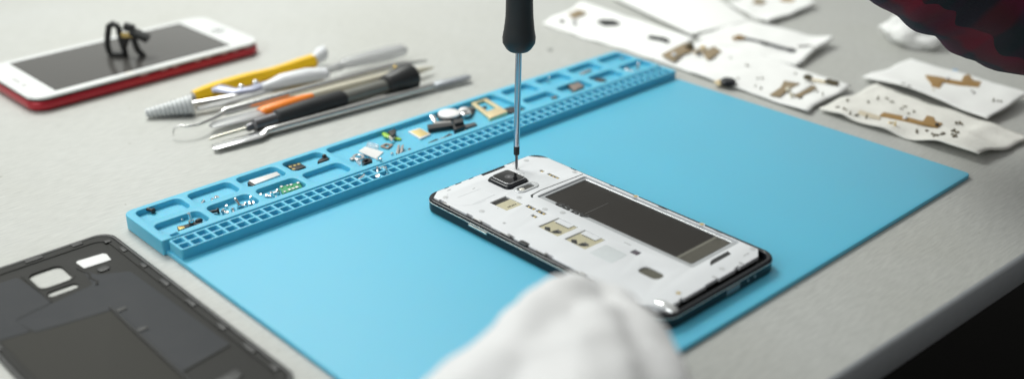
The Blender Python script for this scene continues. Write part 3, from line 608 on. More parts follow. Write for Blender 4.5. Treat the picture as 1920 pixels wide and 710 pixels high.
# third front pocket: green board
r = rootpx('circuit_board', 'small green circuit board with white solder pads in the third front pocket', 'circuit board', 542, 353, T)
pp(r, 'board', [(523.5, 350), (561, 341), (567, 350.5), (530, 363)], T+.4, 1.2, M_PCB)
for (x, y, w) in ((528, 350.5, 1.3), (539, 348.5, 1.0), (546, 347, 1.3), (559, 343.5, 1.4), (543, 356, 1.4), (550, 354, 1.3), (557, 351.5, 1.5), (534, 360, 1.0)):
    p = at(x, y, T+1.6); MB().box((p.x, p.y, T+1.85), (w, w*1.15, .5), bev=.12).build('solder_pad', pm('solder_white', (.75, .74, .70), .3, .3), r)
# long compartment
part_prism('clear_film', 'clear crumpled plastic film behind the white plate', 'film', [(686, 271), (690, 265), (704, 268), (711, 271), (708, 276), (692, 274)], T, 1.6, M_CLEAR, .3)
r = rootpx('white_plate', 'white metal plate leaning on clear parts in the long compartment', 'metal plate', 695, 288, T)
o = MB(); q = [at(672, 283, 7.6), at(685, 274.5, 7.2), at(719, 284.5, 5.6), at(705, 297.5, 5.4)]
vs = [o.bm.verts.new(p) for p in q]+[o.bm.verts.new(p-Vector((0, 0, .5))) for p in q]
o.bm.faces.new(vs[:4]); o.bm.faces.new(vs[:3:-1])
for k in range(4): o.bm.faces.new((vs[(k+3) % 4], vs[k], vs[k+4], vs[(k+3) % 4+4]))
o.build('plate', pm('bright_white_metal', (.84, .84, .83), .35), r)
pp(r, 'tab', [(706, 295), (709, 294), (709, 299), (706, 300)], T, 1.4, M_STEEL)
r = rootpx('camera_ring', 'silver and clear ring fragment left of the black cube', 'ring', 668, 296, T)
MB().sweep([at(672+9*math.cos(a), 294+4.5*math.sin(a), T+1.2) for a in [k*.5236 for k in range(13)]], (.8, .5), seg=8).build('ring', M_CHROME, r)
pp(r, 'clear_tab', [(664, 297), (672, 296), (678, 305), (674, 309), (668, 303)], T, .8, M_CLEAR)
pp(r, 'bracket', [(655, 297), (663, 291), (667, 294), (661, 299)], T, 1.2, M_GREYMET)
r = rootpx('camera_module', 'black cube shaped camera module in front of the white plate', 'camera', 688, 303, T)
pp(r, 'housing', [(678, 300), (692, 295.5), (698, 298.5), (698, 302), (683, 307)], T, 3.6, M_BLACK_GL, .3)
pp(r, 'lens_barrel', [(681, 297.5), (688, 295), (691, 298), (684, 300.5)], T+3.6, .8, M_BLACK_GL, .3)
r = rootpx('shield_can', 'small open bronze grey rim behind the metal strip pair', 'phone part', 724, 274, T)
MB().sweep([at(x, y, T+.6) for x, y in ((715, 274), (724, 269.5), (735, 271.5), (727, 278), (715, 274))], (.9, .4), seg=6).build('rim', pm('bronze_grey', (.36, .29, .24), .45, .5), r)
r = rootpx('metal_bracket', 'upright pair of grey metal strips beside the bronze frame', 'bracket', 748, 280, T)
pp(r, 'strip', [(742, 286), (746, 271), (750, 270.5), (747, 288)], T, 2.4, M_GREYMET)
pp(r, 'strip', [(749, 288), (752, 273), (757, 270), (755, 284)], T, 2.8, M_GREYMET)
pp(r, 'hinge', [(744, 285), (754, 282), (755, 286), (746, 289)], T, 1.0, M_DARKSTEEL)
screw(735, 288, T, M_CHROME, 'tiny silver screw left of the grey metal strips', None, .4, 1, .7)
screw(768, 281, T, M_GREYMET, 'tiny dull grey pin right of the metal strips', None, 1.55, 2.2, .8)
r = rootpx('button_module', 'black square module with a bright lime green flex', 'phone part', 738, 252, T)
pp(r, 'block', [(727, 246), (738, 241), (743, 243), (742, 250), (735, 255)], T, 3.4, M_BLACK_PL, .4)
MB().sweep([at(720, 250, T+1.2), at(726, 255, T+1.8), at(736, 258, T+1.2), at(752, 261, T+.6)], [(1.4, .6), (1.9, .7), (1.6, .5), (1.2, .4)], seg=8).build('flex', M_LIME, r)
pp(r, 'cream_pad', [(727, 255), (733, 252.5), (741, 256), (736, 260)], T+.8, 1.4, M_CREAM_PL)
MB().sweep([at(731, 259, T+1), at(737, 266, T+.9)], 1.0, seg=10).build('pin', M_CHROME, r)
r = rootpx('sim_card', 'white sim card with a gold contact face', 'sim card', 786, 250, T)
pp(r, 'card', [(765, 246), (787, 239.5), (808, 251), (788, 260)], T, 1.0, M_WHITE_PL, .12)
pp(r, 'contact_face', [(770, 246), (788, 241), (805, 251), (787, 257)], T+1.0, .12, pm('sim_gold', (.72, .58, .26), .4, .5, nscale=900, var=.15), .03)
r = rootpx('black_strip', 'thin black and grey strip between the sim card and grid', 'phone part', 826, 260, T)
pp(r, 'dark_end', [(803, 267), (818, 260), (824, 262), (806, 270)], T, 1.2, M_BLACK_PL)
pp(r, 'metal_link', [(821, 262), (832, 256), (836, 258), (826, 263)], T, .8, M_GREYMET)
pp(r, 'dark_end', [(832, 257), (842, 250), (849, 252), (837, 260)], T, 1.4, pm('dark_brown_metal', (.06, .05, .045), .35, .5))
r = rootpx('ribbon_connector', 'long black bar lying in front of the white disc', 'connector', 825, 234, T)
pp(r, 'bar', [(801, 233), (846, 229), (850, 235), (803, 242)], T, 2.6, M_BLACK_PL, .3)
pp(r, 'grey_top', [(812, 228), (845, 225), (848, 230), (814, 233)], T, 1.8, M_GREYMET, .2)
MB().sweep([at(810, 217, T+2.5), at(816, 228, T+1.4)], [(1.6, .5), (1.2, .5)], seg=8).build('foil_tail', M_CHROME, r)
r = rootpx('speaker_block', 'black stepped block with grey arm right of the black bar', 'speaker', 870, 235, T)
pp(r, 'block', [(848, 231), (868, 226), (873, 236), (852, 244)], T, 3.0, M_BLACK_PL, .3)
pp(r, 'knob', [(849, 224), (867, 221), (870, 228), (853, 232)], T+2.2, 2.4, M_BLACK_PL, .4)
pp(r, 'arm', [(868, 234), (890, 229), (895, 233), (872, 240)], T, 1.6, pm('dark_grey_metal', (.10, .10, .10), .4, .4), .2)
r = rootpx('white_disc', 'round white disc motor in a dark holder', 'motor', 842, 219, T)
MB().lathe([(6.9, 0), (6.9, 1.0), (6.2, 1.4)], at(842, 218.5, T+1.2), 32).build('holder', M_BLACK_PL, r)
MB().lathe([(6.3, 1.3), (6.3, 2.3), (5.8, 2.6), (2, 2.65)], at(842, 218.5, T+1.2), 32).build('disc', pm('disc_white', (.88, .88, .88), .3), r)
MB().box(at(855, 222, T+1.2), (3, 3, 2), bev=.3).build('gold_tab', M_GOLD, r)
r = rootpx('earpiece_module', 'white and silver curled module behind the gold tray', 'phone part', 875, 213, T)
pp(r, 'base', [(862, 208), (880, 203), (890, 208), (885, 215), (873, 219)], T, 1.4, M_BLACK_PL, .2)
MB().ball(at(869, 207, T+2.4), 3.0, (1.2, .8, .6), 3).build('white_cap', pm('disc_white', (0, 0, 0)), r)
MB().sweep([at(872+8*math.cos(a), 212+4*math.sin(a), T+2.4) for a in [-.6+k*.5 for k in range(8)]], 1.3, seg=10).build('curl', M_CHROME, r)
pp(r, 'dark_plate', [(872, 202), (885, 199), (892, 203), (880, 207)], T, 2.0, pm('dark_grey_metal', (0, 0, 0)), .2)
# gold sim tray
r = rootpx('sim_tray', 'pale gold open sim tray frame in the long compartment', 'sim tray', 917, 202, T)
ou = [tuple(p) for p in pxpoly([(882, 193), (911, 183.5), (951, 208), (917, 221)], T+1.4)]
inn = [tuple(p) for p in pxpoly([(892, 193.5), (908, 188), (931, 202), (914, 208.5)], T+1.4)]
MB().plate(roundpoly(ou, 1.6), [roundpoly(inn, .8)], z0=T+.3, z1=T+1.5, bev=.2).build('tray_frame', M_GOLDPALE, r)
pp(r, 'face_plate', [(914, 217), (949, 205.5), (952, 209), (918, 222.5)], T, 2.4, M_GOLDPALE, .4)
part_prism('black_sliver', 'small dark sliver seen inside the gold sim tray frame', 'phone part', [(895, 202), (911, 198), (913, 201), (897, 205)], T, .9, M_BLACK_PL)
r = rootpx('flex_strip', 'black tapered flex strip behind the upright screwdriver shaft', 'flex strip', 970, 203, T)
pp(r, 'head', [(943, 204), (958, 199), (975, 202), (978, 207), (962, 211), (950, 209)], T, 1.4, M_BLACK_PL, .3)
pp(r, 'tail', [(974, 203), (994, 202.5), (998, 205), (977, 207)], T, .8, pm('dark_grey_metal', (0, 0, 0)), .2)
MB().ball(at(994, 207, T+.6), .9, sub=2).build('copper_tip', pm('copper', (.6, .28, .14), .3, 1.), r)
screw(871.5, 243, T, pm('copper', (0, 0, 0)), 'tiny copper screw beside the black stepped block', None, .4, 0, .6)
# right-hand pockets
part_prism('grey_strip', 'thin grey metal strip in the third back pocket from the right end', 'metal strip', [(1086, 137), (1106, 129), (1110, 131), (1091, 140)], T, .9, M_GREYMET)
r = rootpx('shield_module', 'copper grey shield module in a front pocket toward the right end', 'phone part', 1080, 163, T)
pp(r, 'can', [(1067, 160), (1084, 153.5), (1096, 161), (1077, 170)], T, 3.0, pm('copper_grey', (.30, .24, .21), .4, .6), .3)
pp(r, 'dark_side', [(1064, 158), (1071, 155.5), (1074, 160), (1067, 162.5)], T, 2.4, M_BLACK_PL, .3)
r = rootpx('dark_clip', 'dark brown clip in the front pocket right of the shield module', 'clip', 1125, 149, T)
pp(r, 'body', [(1113, 148.5), (1121, 145.5), (1138, 149), (1128, 154)], T, 1.6, pm('dark_brown_metal', (0, 0, 0)), .3)
pp(r, 'copper_edge', [(1124, 152), (1135, 149), (1138, 151), (1128, 155)], T, .9, pm('copper', (0, 0, 0)))
for x, y, s_, lb in ((1176, 132, 1.3, 'silver screw at the left in the last front pocket'), (1196, 131, 1.4, 'silver screw at the right in the last front pocket'), (1168, 110, .8, 'tiny silver screw in the last back pocket'), (1027, 152, .9, 'tiny silver screw in the empty second back pocket of the right end')):
    screw(x, y, T, M_CHROME, lb, None, None, None, s_)
screw(1041, 183, T, pm('copper', (0, 0, 0)), 'tiny copper screw in the first front pocket of the right end', None, 1.5, 1, .8)

# ------------------------------------------------------------------ papers with sorted parts
SURF = []
def paper(name, label, cat, quad, z=.6, th=.5, lifts=(0, 0, 0, 0), amp=.5, mat_=None, seed=0, n=(34, 22), curl=None, group=None):
    q = [at(x, y, z+l) for (x, y), l in zip(quad, lifts)]
    c = sum(q, Vector())/4; m = MB(); V = []
    for i in range(n[0]+1):
        u = i/n[0]; row = []
        for j in range(n[1]+1):
            v = j/n[1]
            p = (q[0]*(1-u)+q[1]*u)*(1-v)+(q[3]*(1-u)+q[2]*u)*v
            zz = noise.noise(Vector((p.x*.022+seed, p.y*.022, seed)))*amp*2+noise.noise(Vector((p.x*.07, p.y*.07+seed, 0)))*amp*1.1+(.5-abs(noise.noise(Vector((p.x*.05+seed*3, p.y*.05, 2)))))*amp*1.2
            p = p.copy(); p.z = max(p.z+zz+amp, z*.6)
            if curl: p.z += curl(u, v)
            e = min(u, 1-u, v, 1-v)
            p.x += noise.noise(Vector((v*6, seed, u*3)))*2.2; p.y += noise.noise(Vector((u*6, v*3, seed+9)))*2.2
            row.append(m.bm.verts.new(p))
        V.append(row)
    for i in range(n[0]):
        for j in range(n[1]): m.bm.faces.new((V[i][j], V[i+1][j], V[i+1][j+1], V[i][j+1]))
    bmesh.ops.recalc_face_normals(m.bm, faces=m.bm.faces)
    if sum(f.normal.z for f in m.bm.faces) < 0: bmesh.ops.reverse_faces(m.bm, faces=m.bm.faces)
    SURF.append(BVHTree.FromBMesh(m.bm))
    o = m.build(name, mat_ or M_PAPER, origin=(c.x, c.y, z), angle=180, recalc=False)
    md = o.modifiers.new('thickness', 'SOLIDIFY'); md.thickness = th*S; md.offset = -1
    return tag(o, label, cat, group)
def onp(px, py):
    best = None
    for t in SURF:
        h = t.ray_cast(CAM, ray(px, py).normalized())
        if h[0] is not None and (best is None or h[3] < best[1]): best = (h[0], h[3])
    return best[0] if best else at(px, py, 1.2)
bell = lambda x, c, w: math.exp(-((x-c)/w)**2)
paper('paper_sheet', 'white paper strip with black and brown parts at the far left of the papers', 'paper', [(1014, 46), (1224, 113), (1302, 80), (1092, 10)], z=.5, amp=.6, seed=1.3, curl=lambda u, v: 2.5*bell(v, 1, .16))
paper('paper_sheet', 'white paper sheet with a long dark metal rod and thick folded near edge', 'paper', [(1308, 72), (1492, 124), (1560, 80), (1398, 38)], z=2.4, th=2.2, amp=.6, seed=4.1, curl=lambda u, v: 3.0*bell(u, 1, .14)*(.4+v))
paper('paper_sheet', 'white paper sheet with bronze plates and a black button beside the mat corner', 'paper', [(1210, 107), (1514, 213), (1594, 168), (1338, 72)], z=1.1, th=.7, amp=.7, seed=7.7, curl=lambda u, v: 1.5*bell(u, 1, .2))
paper('paper_sheet', 'clean white paper sheet under one T shaped bronze plate at the right', 'paper', [(1618, 148), (1852, 222), (1930, 176), (1710, 112)], z=1.0, th=.9, lifts=(1, 3.5, 5, 1), amp=.5, seed=11.2, curl=lambda u, v: 3.2*bell(v, 0, .3)*bell(u, .35, .35))
paper('paper_sheet', 'cream paper sheet with long bronze plate and many tiny screws, nearest the table edge', 'paper', [(1532, 208), (1832, 303), (1932, 262), (1644, 160)], z=1.0, th=1.0, amp=.9, seed=15.5, mat_=M_TISSUE,
      curl=lambda u, v: 5.0*bell(u, .86, .16)*bell(v, .1, .4)+2.4*bell(v, 0, .15)*math.sin(u*11)**2+1.5*bell(u, .78, .06)*bell(v, .8, .5))
paper('paper_sheet', 'white paper sheet with brown scraps cut off by the top of the photo', 'paper', [(1368, 8), (1440, 46), (1528, 14), (1470, -28)], z=1.6, th=1.6, amp=1.0, seed=19.2, curl=lambda u, v: 2*bell(u, 1, .2))
# folded pad of plain paper
c = at(1280, 10, 4)
pad = thing('paper_pad', 'blank thick pad of folded white paper behind the sorted parts', 'paper', (c.x, c.y, 0))
for k, dz in enumerate((.4, 1.9)):
    qd = [at(x+random.uniform(-3, 3), y+random.uniform(-2, 2), dz+2) for x, y in ((1146, -8), (1300, 62), (1404, 38), (1296, -40))]
    MB().plate(roundpoly([tuple(p) for p in qd], 4, 6), z0=dz+.1, z1=dz+1.65, bev=.75, res=3).build('folded_layer', M_PAPER, pad)

def flatpart(name, label, cat, pxs, mat_, h=.7, lift=.25, group=None, sub=()):
    cx = sum(p[0] for p in pxs)/len(pxs); cy = sum(p[1] for p in pxs)/len(pxs)
    z = onp(cx, cy).z+lift
    pts = [tuple(p) for p in pxpoly(pxs, z+h)]; c = at(cx, cy, z)
    if not sub:
        o = MB().plate(roundpoly(pts, .5, 2), z0=z, z1=z+h, bev=.12).build(name, mat_, origin=c); return tag(o, label, cat, group)
    r = thing(name, label, cat, c, group)
    MB().plate(roundpoly(pts, .5, 2), z0=z, z1=z+h, bev=.12).build('plate', mat_, r)
    for nm, x, y, rad, mm in sub: MB().ball(at(x, y, z+h+rad*.5), rad, (1, 1, .8), 2).build(nm, mm, r)
    return r
# strip sheet
flatpart('bronze_scrap', 'blurred brown scrap on the farthest paper strip', 'phone part', [(1064, 27), (1084, 17), (1100, 23), (1078, 34)], M_BRONZE2)
flatpart('grey_clip', 'dark grey clip at the left tip of the paper strip', 'clip', [(1046, 37), (1057, 36), (1061, 41), (1050, 42)], M_GREYMET, .8)
flatpart('grey_clip', 'pale grey clip just below the blurred brown scrap', 'clip', [(1070, 38), (1078, 35), (1084, 43), (1076, 49)], pm('pale_grey_metal', (.5, .5, .5), .4, .3), .8)
flatpart('black_button', 'flat oval black part in the middle of the paper strip', 'phone part', [(1119, 40), (1128, 36), (1150, 37), (1163, 42), (1155, 46), (1132, 46)], M_BLACK_PL, 1.4)
flatpart('dark_bar', 'thin dark bar with bent end at the right of the paper strip', 'phone part', [(1214, 68), (1220, 66), (1246, 70), (1256, 75), (1251, 79), (1240, 74)], M_BLACK_PL, 1.2)
# rod sheet
rz_ = onp(1440, 83).z+1
r = thing('metal_rod', 'long dark rod with gold head on the thick folded paper', 'rod', at(1440, 83, rz_))
MB().sweep([at(1374, 72, rz_), at(1386, 69, rz_+.6), at(1396, 71, rz_)], [(1.2, .8), (2.8, 1.2), (2, 1)], seg=10).build('head', M_BRONZE, r)
MB().sweep([at(1394, 71, rz_), at(1440, 82, rz_), at(1488, 95, rz_)], [(1.0, .8), (1.3, .9), (1.2, .9)], seg=10).build('shaft', M_DARKSTEEL, r)
MB().box(at(1484, 94, rz_), (4, 5, 1.8), bev=.4).build('foot', M_DARKSTEEL, r)
MB().box(at(1432, 81, rz_), (3, 6, 1.8), bev=.4).build('collar', M_BLACK_PL, r)
rz_ = onp(1515, 89).z+.4
tag(MB().sweep([at(1496, 87, rz_), at(1520, 86, rz_), at(1532, 94, rz_)], .7, seg=8).build('bent_wire', M_GREYMET, origin=at(1515, 89, rz_)), 'faint bent grey wire at the right end of the rod', 'wire')
# bronze plate sheet
flatpart('bronze_plate', 'wide dull bronze plate with white dot nearest to the mat corner', 'metal plate', [(1240, 102), (1272, 86), (1284, 80), (1303, 88), (1296, 97), (1280, 101), (1264, 114)], M_BRONZE2, sub=[('white_dot', 1264, 103, 1.8, M_WHITE_PL), ('dark_knob', 1293, 86, 3, M_SCREW_DK)])
flatpart('bronze_plate', 'short dull bronze plate right of the wide one', 'metal plate', [(1318, 100), (1338, 86), (1353, 96), (1328, 112)], M_BRONZE2)
flatpart('silver_link', 'pale silver and gold link joining two bronze plates', 'link', [(1299, 97), (1312, 89), (1324, 88), (1330, 93), (1318, 97), (1306, 101)], pm('pale_gold_link', (.5, .42, .3), .4, .4), 1.0, sub=[('gold_dot', 1318, 88, 1.3, M_GOLD), ('dark_dot', 1310, 99, 1.5, M_BLACK_PL)])
z_ = onp(1364, 157).z
r = thing('black_button', 'round black button with gold flex at the mat edge', 'button', at(1364, 157, z_))
MB().lathe([(4.9, .2), (5.0, 2.2), (4.0, 3.2), (1.5, 3.4)], at(1365, 158, z_+.2), 28).build('cap', M_BLACK_GL, r)
MB().plate(roundpoly([tuple(p) for p in pxpoly([(1338, 153), (1350, 148), (1358, 156), (1348, 160)], z_+.6)], .5), z0=z_+.2, z1=z_+.6, bev=.1).build('gold_flex', M_GOLDPALE, r)
flatpart('bronze_plate', 'forked bronze plate with white blob, left prong', 'metal plate', [(1443, 177), (1463, 164), (1470, 151), (1500, 156), (1480, 166), (1462, 181)], M_BRONZE2, sub=[('solder_blob', 1478, 168, 1.9, M_CREAM_PL), ('solder_blob', 1484, 178, 1.5, M_CREAM_PL)])
flatpart('bronze_plate', 'narrow bronze sliver right of the forked plate', 'metal plate', [(1488, 178), (1508, 170), (1524, 160), (1532, 163), (1516, 173), (1500, 181)], M_BRONZE2)
flatpart('white_slip', 'narrow white slip between the bronze prongs', 'slip', [(1484, 172), (1514, 153), (1524, 158), (1494, 176)], M_PAPER, .6, .5)
z_ = onp(1545, 152).z+1
r = thing('flex_lead', 'thin gold lead with dark block at each end', 'lead', at(1540, 150, z_))
MB().sweep([at(1514, 147, z_), at(1535, 151, z_), at(1560, 155, z_)], (1.0, .4), seg=8).build('lead', M_GOLDPALE, r)
MB().box(at(1515, 145, z_+.8), (4, 4.5, 2.6), bev=.6).build('dark_block', M_SCREW_DK, r)
MB().box(at(1560, 154, z_+.6), (4, 8, 2.2), bev=.6).build('dark_block', M_SCREW_DK, r)
flatpart('bronze_plate', 'T shaped bronze plate alone on the clean white paper', 'metal plate', [(1735, 140), (1762, 144), (1785, 149), (1803, 152), (1806, 142), (1817, 139), (1825, 150), (1841, 153), (1835, 164), (1795, 159), (1768, 152), (1760, 172), (1749, 172), (1746, 156)], M_BRONZE, .8, .3,
         sub=[('white_dot', 1776, 147, 1.4, M_WHITE_PL), ('white_dot', 1750, 169, 1.0, M_CREAM_PL)])
flatpart('bronze_plate', 'long bronze plate with stepped end on the cream paper', 'metal plate', [(1649, 216), (1657, 210), (1692, 217), (1730, 227), (1738, 216), (1751, 219), (1754, 227), (1768, 231), (1758, 238), (1700, 227), (1690, 224)], M_BRONZE, .8, .4,
         sub=[('white_dot', 1697, 221, 1.4, M_WHITE_PL), ('dark_dot', 1757, 233.5, 1.2, M_BLACK_PL)])
flatpart('cream_strip', 'pale cream strip ending at the long bronze plate', 'strip', [(1606, 209), (1612, 206), (1652, 218), (1650, 224), (1608, 214)], pm('pale_flex', (.62, .55, .42), .5), .5)
flatpart('bronze_scrap', 'brown scrap at the top edge of the photo, left of two', 'phone part', [(1410, 6), (1418, -4), (1438, 2), (1428, 8)], M_BRONZE2)
flatpart('bronze_scrap', 'yellow brown scrap at the top edge of the photo, right of two', 'phone part', [(1462, 0), (1472, -8), (1492, -2), (1486, 4)], M_BRONZE)
def loose(pts, label, group, mat_=M_SCREW_DK, size=.8):
    for x, y in pts:
        z = onp(x, y).z; screw(x, y, z-.2, mat_, label, group, None, None, size*.74*random.uniform(.8, 1.15))
loose([(1384, 147), (1400, 122), (1422, 147), (1430, 147), (1416, 162), (1427, 165), (1370, 108), (1492, 138)], 'tiny brown screw on the bronze plate paper left of the forked plate', 'tiny screws left of the forked bronze plate', size=.72)
loose([(1533, 172), (1543, 178), (1500, 184)], 'tiny brown screw right of the forked plate by the paper end', 'tiny screws by the right end of the bronze plate paper', size=.72)
loose([(1695, 157), (1703, 161), (1712, 166)], 'tiny grey screw left of the T shaped plate', 'tiny screws left of the T shaped plate', M_GREYMET, .75)
loose([(1822, 170), (1826, 174)], 'tiny grey screw just in front of the T shaped plate', 'tiny screws in front of the T shaped plate', M_GREYMET, .85)
loose([(1863, 189), (1871, 189), (1877, 190)], 'tiny brown screw right of the T shaped plate by the sheet end', 'tiny screws right of the T shaped plate', size=.85)
loose([(1589, 188), (1572, 201), (1583, 204), (1576, 211), (1594, 213), (1605, 216), (1624, 221)], 'tiny brown screw at the left end of the cream paper', 'tiny screws at the left end of the cream paper', size=.9)
loose([(1628, 191), (1646, 185), (1662, 184), (1674, 191), (1692, 204), (1698, 200), (1704, 213), (1714, 209)], 'tiny brown screw behind the long bronze plate on cream paper', 'tiny screws behind the long bronze plate', size=.8)
loose([(1668, 230), (1678, 234)], 'tiny pale screw close in front of the long bronze plate', 'tiny pale screws in front of the bronze plate', M_GOLDPALE, .95)
loose([(1719, 244), (1719, 248), (1737, 245), (1748, 251), (1751, 256), (1757, 254), (1765, 252), (1770, 250)], 'tiny dark screw in the row before the stepped end of the long bronze plate', 'tiny screws in a row before the bronze plate', size=.95)
loose([(1785, 252), (1788, 257), (1792, 254), (1789, 244), (1796, 248), (1793, 230), (1800, 230)], 'tiny dark screw in the heap by the folded tissue end', 'tiny screws heaped at the right of the cream paper', size=.95)
# crumpled tissue, scrap and speck
tc_ = at(1712, 62, 7)
m = MB().ball((0, 0, 0), 1, sub=5)
for v in m.bm.verts:
    d = v.co.normalized(); k = 1+.40*noise.noise(d*1.5+Vector((3, 1, 7)))+.07*noise.noise(d*4.2)
    v.co = Vector((d.x*16*k, d.y*21*k, max(d.z*11*k, -7)))
m.xf(Matrix.Translation((tc_.x, tc_.y, 7.3)))
tag(m.build('crumpled_tissue', M_PAPER, origin=(tc_.x, tc_.y, 0), angle=180), 'crumpled ball of white tissue below the plaid sleeve', 'tissue')
part_prism('grey_scrap', 'dark grey scrap tucked beside the crumpled tissue', 'scrap', [(1712, 83), (1730, 78), (1742, 81), (1722, 88)], .1, 2.0, M_GREYMET)
part_prism('blue_scrap', 'tiny blue scrap behind the T shaped bronze plate', 'scrap', [(1783, 132), (1791, 129), (1797, 132), (1790, 136)], .1, 1.0, M_BLUEDOT)
part_prism('table_crumb', 'faint grey crumb on the table near the upright screwdriver handle', 'crumb', [(1025, 92), (1030, 89), (1037, 91), (1033, 95), (1028, 95)], .03, .5, M_DUST, .1)

# ------------------------------------------------------------------ gloved hand
def capsules(chains):
    m = MB()
    for pts in chains:
        for (a, ra), (b, rb) in zip(pts, pts[1:]):
            L_ = (b-a).length; n = max(2, int(L_/(min(ra, rb)*.38)))
            for k in range(n+1):
                t = k/n; bmesh.ops.create_icosphere(m.bm, subdivisions=2, radius=ra+(rb-ra)*t, matrix=Matrix.Translation(a.lerp(b, t)))
    return m
def remeshed(m, voxel, smooth, name, mat_, parent):
    o0 = parent.location/S if parent else Vector()
    me = bpy.data.meshes.new('work'); m.bm.to_mesh(me); m.bm.free()
    ob = bpy.data.objects.new('work', me); COL.objects.link(ob)
    md = ob.modifiers.new('r', 'REMESH'); md.mode = 'VOXEL'; md.voxel_size = voxel; md.use_smooth_shade = True
    sm = ob.modifiers.new('s', 'SMOOTH'); sm.iterations = smooth; sm.factor = .5
    dg = bpy.context.evaluated_depsgraph_get(); dg.update()
    me2 = bpy.data.meshes.new_from_object(ob.evaluated_get(dg)); bpy.data.objects.remove(ob); bpy.data.meshes.remove(me)
    for v in me2.vertices:                                        # slack folds in the knit
        f = noise.noise(v.co*.045)*2.6+noise.noise(v.co*.10)*.9; v.co += v.normal*f
    me2.transform(Matrix.Diagonal((S, S, S, 1)) @ Matrix.Translation(-o0)); me2.name = name
    me2.materials.clear(); me2.materials.append(mat_)
    for p in me2.polygons: p.use_smooth = True
    o = bpy.data.objects.new(name, me2); COL.objects.link(o)
    if parent: o.parent = parent
    return o
dz = depth
hand = thing('gloved_hand', "person's hand in a white knit glove steadying the opened phone", 'hand', (70, 20, MAT_Z))
HK = .88
def hd(px, py, d, k=None): return dz(px, py, d*(HK if k is None else k))
chains = [
    [(hd(1090, 770, 358), 27), (hd(1075, 860, 340), 27), (hd(1090, 1010, 322), 25), (hd(1260, 1320, 316), 27)],   # palm and wrist
    [(hd(945, 760, 352), 18), (hd(1075, 735, 366), 16), (hd(1180, 760, 356), 17)],                              # knuckle row and web
    [(hd(960, 735, 354), 15), (hd(1000, 640, 370), 13), (hd(1058, 575, 392), 11.5), (hd(1100, 570, 412, .94), 9.5)],   # index
    [(hd(905, 760, 350), 13.5), (hd(945, 680, 368), 12), (hd(1000, 622, 390), 10.5), (hd(1040, 600, 408), 9)],      # middle
    [(hd(860, 775, 346), 12.5), (hd(892, 716, 362), 11), (hd(948, 665, 380), 9.6), (hd(985, 640, 396), 8.4)],       # ring
    [(hd(815, 800, 342), 11), (hd(842, 752, 354), 9.6), (hd(885, 712, 368), 8.4), (hd(915, 690, 378), 7.4)],        # little
    [(hd(1190, 790, 350), 16), (hd(1212, 712, 362), 13.5), (hd(1172, 625, 386), 12), (hd(1130, 578, 408, .93), 9.8)],  # thumb
    [(hd(1095, 615, 384), 10), (hd(1110, 650, 372), 13), (hd(1125, 710, 362), 15)],
]
remeshed(capsules(chains), 2.0, 6, 'glove', M_GLOVE, hand)

# ------------------------------------------------------------------ plaid sleeve
slv = thing('shirt_sleeve', 'dark red and black plaid shirt sleeve reaching in over the table', 'sleeve', dz(1900, -60, 560))
ax_pts = [dz(1700, -205, 545), dz(1790, -140, 548), dz(1890, -85, 552), dz(2000, -45, 556), dz(2150, 0, 560), dz(2400, 90, 565)]
m = MB(); seg = 72; NR = 90; uvs = {}
def cr(t):
    t *= len(ax_pts)-1; i = min(int(t), len(ax_pts)-2); return ax_pts[i].lerp(ax_pts[i+1], t-i)
axd = (ax_pts[-1]-ax_pts[0]).normalized(); s1 = axd.cross(FW).normalized(); s2 = axd.cross(s1).normalized(); rings = []
for i in range(NR+1):
    t = i/NR; c = cr(t)*.5+cr(max(0, t-.03))*.25+cr(min(1, t+.03))*.25; R0 = 50+6*t; row = []
    for k in range(seg):
        a = 2*math.pi*k/seg; d = s1*math.cos(a)+s2*math.sin(a)
        q = c+d*R0
        fold = noise.noise(Vector((t*5, math.cos(a)*1.2, math.sin(a)*1.2)))*5+noise.noise(Vector((t*14+a*.6, math.cos(a)*2, math.sin(a)*2)))*2.2
        if i == 0: fold -= 3
        v = m.bm.verts.new(q+d*fold); uvs[v] = (t*1.3, a/(2*math.pi)-.045); row.append(v)
    rings.append(row)
uvl = m.bm.loops.layers.uv.new('cloth')
for a, b in zip(rings, rings[1:]):
    for k in range(seg):
        f = m.bm.faces.new((a[k-1], a[k], b[k], b[k-1]))
        for lp in f.loops:
            u, v = uvs[lp.vert]; lp[uvl].uv = (u, .955 if (k == 0 and v == -.045) else v)
o = m.build('fabric', M_PLAID, slv, angle=180)
md = o.modifiers.new('thickness', 'SOLIDIFY'); md.thickness = 1.5*S; md.offset = -1
cf = MB(); c0 = cr(0)
cf.sweep([c0-axd*1.0, c0+axd*7], [51.2, 52.2], seg=48, up=s1)
bmesh.ops.delete(cf.bm, geom=[f for f in cf.bm.faces if len(f.verts) > 4], context='FACES')
o = cf.build('cuff', pm('cuff_dark', (.035, .008, .014), .95, var=.4), slv, angle=180)
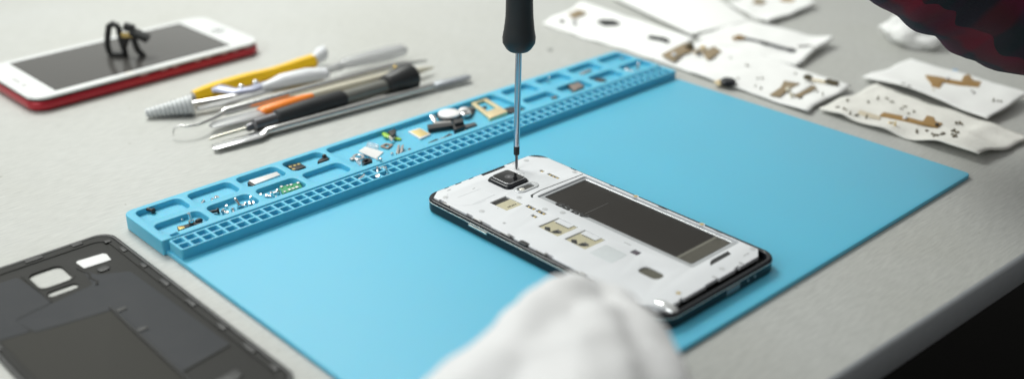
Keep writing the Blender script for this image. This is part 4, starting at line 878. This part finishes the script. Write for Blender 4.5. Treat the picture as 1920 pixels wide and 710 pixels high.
md = o.modifiers.new('thickness', 'SOLIDIFY'); md.thickness = 2*S

# ------------------------------------------------------------------ light
wd = bpy.data.worlds.new('World'); scene.world = wd; wd.use_nodes = True
nt = wd.node_tree; bg = nt.nodes['Background']
tcw = nt.nodes.new('ShaderNodeTexCoord')
dp_ = nt.nodes.new('ShaderNodeVectorMath'); dp_.operation = 'DOT_PRODUCT'; dp_.inputs[1].default_value = Vector((.12, .93, .42)).normalized()
nt.links.new(tcw.outputs['Generated'], dp_.inputs[0])
mr = nt.nodes.new('ShaderNodeMapRange'); mr.inputs['From Min'].default_value = -1; mr.inputs['From Max'].default_value = 1
nt.links.new(dp_.outputs['Value'], mr.inputs['Value'])
rp_ = nt.nodes.new('ShaderNodeValToRGB'); e = rp_.color_ramp.elements; rp_.color_ramp.interpolation = 'B_SPLINE'
e[0].position = .1; e[0].color = (.22, .22, .215, 1); e[1].position = .95; e[1].color = (.86, .88, .84, 1)
q = e.new(.5); q.color = (.30, .30, .292, 1); q = e.new(.72); q.color = (.62, .63, .60, 1)
nt.links.new(mr.outputs['Result'], rp_.inputs[0]); nt.links.new(rp_.outputs[0], bg.inputs[0])
bg.inputs[1].default_value = .75
def area(name, loc, target, size, power, col):
    ld = bpy.data.lights.new(name, 'AREA'); ld.shape = 'RECTANGLE'; ld.size, ld.size_y = size; ld.energy = power; ld.color = col
    o = bpy.data.objects.new(name, ld); COL.objects.link(o); o.location = Vector(loc)*S
    o.rotation_euler = (Vector(target)-Vector(loc)).to_track_quat('-Z', 'Y').to_euler(); return o
key = area('window_light', (235, 900, 930), (255, 450, 0), (.6, .5), 2.6, (.985, 1, .955))
key.data.spread = math.radians(73)
side = area('side_fill_light', (-900, 160, 700), (60, 190, 0), (.9, .7), 2.4, (.97, 1, .98))  # added soft fill lamp, brightens glove, tray end and phone from the left
side.data.spread = math.radians(120)
scene.view_settings.view_transform = 'Standard'; scene.view_settings.look = 'None'
scene.view_settings.exposure = 0; scene.view_settings.gamma = 1
scene.cycles.max_bounces = 8
